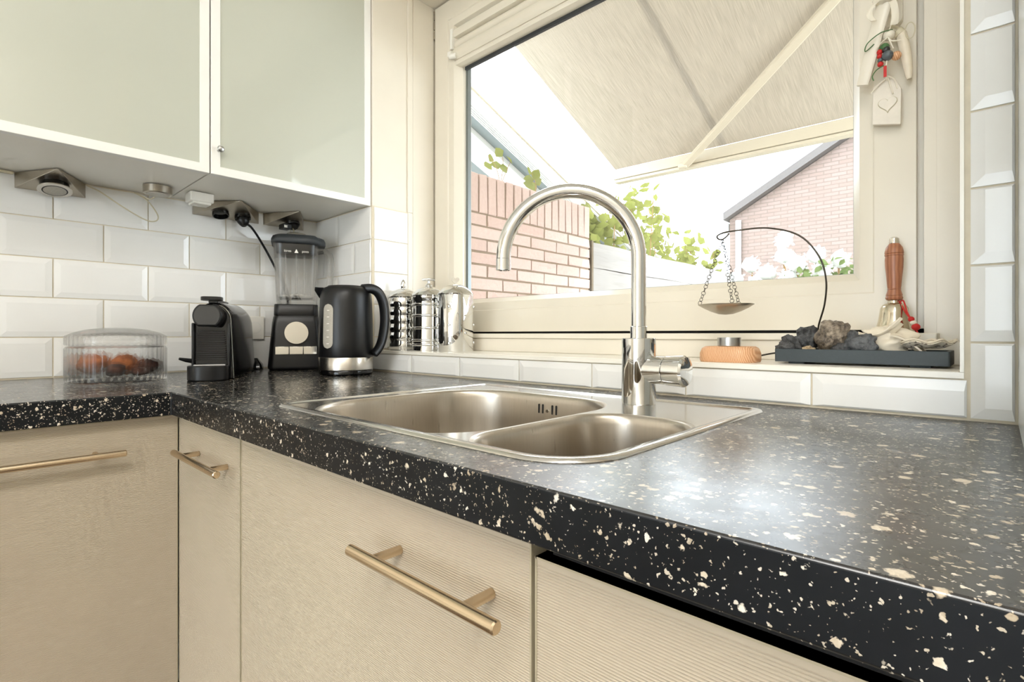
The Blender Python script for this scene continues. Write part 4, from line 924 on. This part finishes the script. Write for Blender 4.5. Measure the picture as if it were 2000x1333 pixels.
# plants
def leaf(mb, p, d, n, L, W):
    d = d.normalized(); s_ = d.cross(n).normalized(); n2 = s_.cross(d)
    P = [p, p+d*L*.35+s_*W*.5-n2*W*.08, p+d*L*.7+s_*W*.36-n2*W*.05, p+d*L, p+d*L*.7-s_*W*.36-n2*W*.05, p+d*L*.35-s_*W*.5-n2*W*.08, p+d*L*.35+n2*W*.08, p+d*L*.7+n2*W*.06]
    mb.add(P, [(0, 1, 6), (1, 2, 7, 6), (2, 3, 7), (3, 4, 7), (4, 5, 6, 7), (5, 0, 6)])
def rv(): return Vector((rnd.gauss(0, 1), rnd.gauss(0, 1), rnd.gauss(0, 1))).normalized()
vi = thing('climbing_vine', 'yellow-green climbing vine growing above the plank fence', 'plant', (-.34, 2.9, FL))
prof_v = [(-1.0, .98), (-.7, 1.00), (-.4, 1.14), (-.05, 1.30), (.25, 1.20), (.5, 1.06), (.9, .92), (1.4, .88), (1.7, .80)]
def vtop(y):
    for (y0, z0), (y1, z1) in zip(prof_v, prof_v[1:]):
        if y0 <= y <= y1: return z0+(z1-z0)*(y-y0)/(y1-y0)
    return .8
lm = MB(); sm = MB()
for k in range(15):
    y = -.95+2.15*k/14+rnd.uniform(-.08, .08); tz = vtop(min(max(y, -1), 1.7)); x = rnd.uniform(-.18, .12)
    pts = spline([(x*.3, y*.5, 0), (x*.6, y*.8, .9), (x, y, 1.45), (x+rnd.uniform(-.1, .1), y+rnd.uniform(-.12, .12), tz-FL)], 8); sm.tube(pts, [.010*(1-.7*i/(len(pts)-1)) for i in range(len(pts))], 6)
    for i in range(70):
        q = rnd.uniform(.42, 1)**.8; p = pts[min(int(q*(len(pts)-1)), len(pts)-1)]+rv()*rnd.uniform(.02, .17)
        if p.z > tz-FL+.04 or p.x > .19 or p.y > 1.28: continue
        leaf(lm, p, rv()+Vector((.3, -.2, -.3)), Vector((.7, -.6, .5))+rv()*.6, rnd.uniform(.06, .10), rnd.uniform(.05, .085))
obj('foliage', lm, 'leaf', vi, kind='stuff', recalc=False, angle=60); obj('stem', sm, 'twig', vi)
hy = thing('hydrangea_bush', 'green hydrangea bush with white flower heads in front of the far house', 'plant', (.42, 4.7, FL))
lm = MB(); sm = MB()
heads = [(-.60, -.1, 1.60), (-.42, -.2, 1.72), (-.25, -.25, 1.62), (-.12, -.2, 1.78), (.02, -.3, 1.68), (.16, -.22, 1.76), (-.05, -.32, 1.55), (-.75, 0, 1.50), (.22, -.3, 1.60), (-.34, -.3, 1.52), (.34, -.2, 1.70), (-.20, .1, 1.98)]
for x, y, z in heads:
    sm.tube(spline([(x*.3, y*.3, 0), (x*.8, y*.7, z*.6), (x, y, z)], 6), .008, 6); fh = blob(.085, int(abs(x)*100)+3, 2, .2, 3); pm = MB()
    for q in fh.v[::1]:
        d = Vector(q).normalized(); p = Vector(q)+Vector((x, y, z))
        leaf(pm, p-d*.01, rv()+d*.4, d, .034, .032)
    pm.add([(v_[0]*.9+x, v_[1]*.9+y, v_[2]*.9+z) for v_ in fh.v], fh.f)
    obj('flower_head', pm, 'petal', hy, recalc=False, angle=60)
for k in range(1300):
    x = rnd.uniform(-.95, .95); top = 1.58+.14*math.sin(x*5)-.25*max(0, -x-.5)+.1*max(0, x-.2); p = Vector((x, rnd.uniform(-.42, .25), rnd.uniform(1.1, top)))
    leaf(lm, p, rv()+Vector((0, -.4, -.2)), Vector((.3, -.8, .6))+rv()*.5, rnd.uniform(.07, .11), rnd.uniform(.045, .07))
obj('foliage', lm, 'leaf2', hy, kind='stuff', recalc=False, angle=60); obj('stem', sm, 'twig', hy)
for (y, x, top), lab in zip(((1.06, -.11, .165), (1.33, -.10, .11)), ('small vine sprig sprouting over the brick wall, nearer one', 'small vine sprig sprouting over the brick wall near the tap arch')):
    sg = thing('vine_sprig', lab, 'plant', (x, y, ZT-.003), 0, 'vine sprigs on the brick wall'); sm = MB()
    for k in range(3):
        e_ = Vector((rnd.uniform(-.03, .05), rnd.uniform(-.07, .07), top*rnd.uniform(.6, 1))); sm.tube(spline([(0, 0, 0), tuple(e_*.5+Vector((.01, 0, .02))), tuple(e_)], 5), .0016, 6)
        for j in range(2): 
            lm = MB(); leaf(lm, e_*(1-.3*j), Vector((rnd.uniform(-.2, .6), rnd.uniform(-1, 1), rnd.uniform(-.4, .5))), Vector((.8, -.6, .2)), rnd.uniform(.05, .075), rnd.uniform(.045, .06)); obj('leaf', lm, 'leaf', sg, recalc=False)
    obj('stem', sm, 'twig', sg)

# ------------------------------------------------------------------ lift everything so that the floor is at z = 0
for o in list(S.objects):
    if o.parent is None: o.location.z += TOP
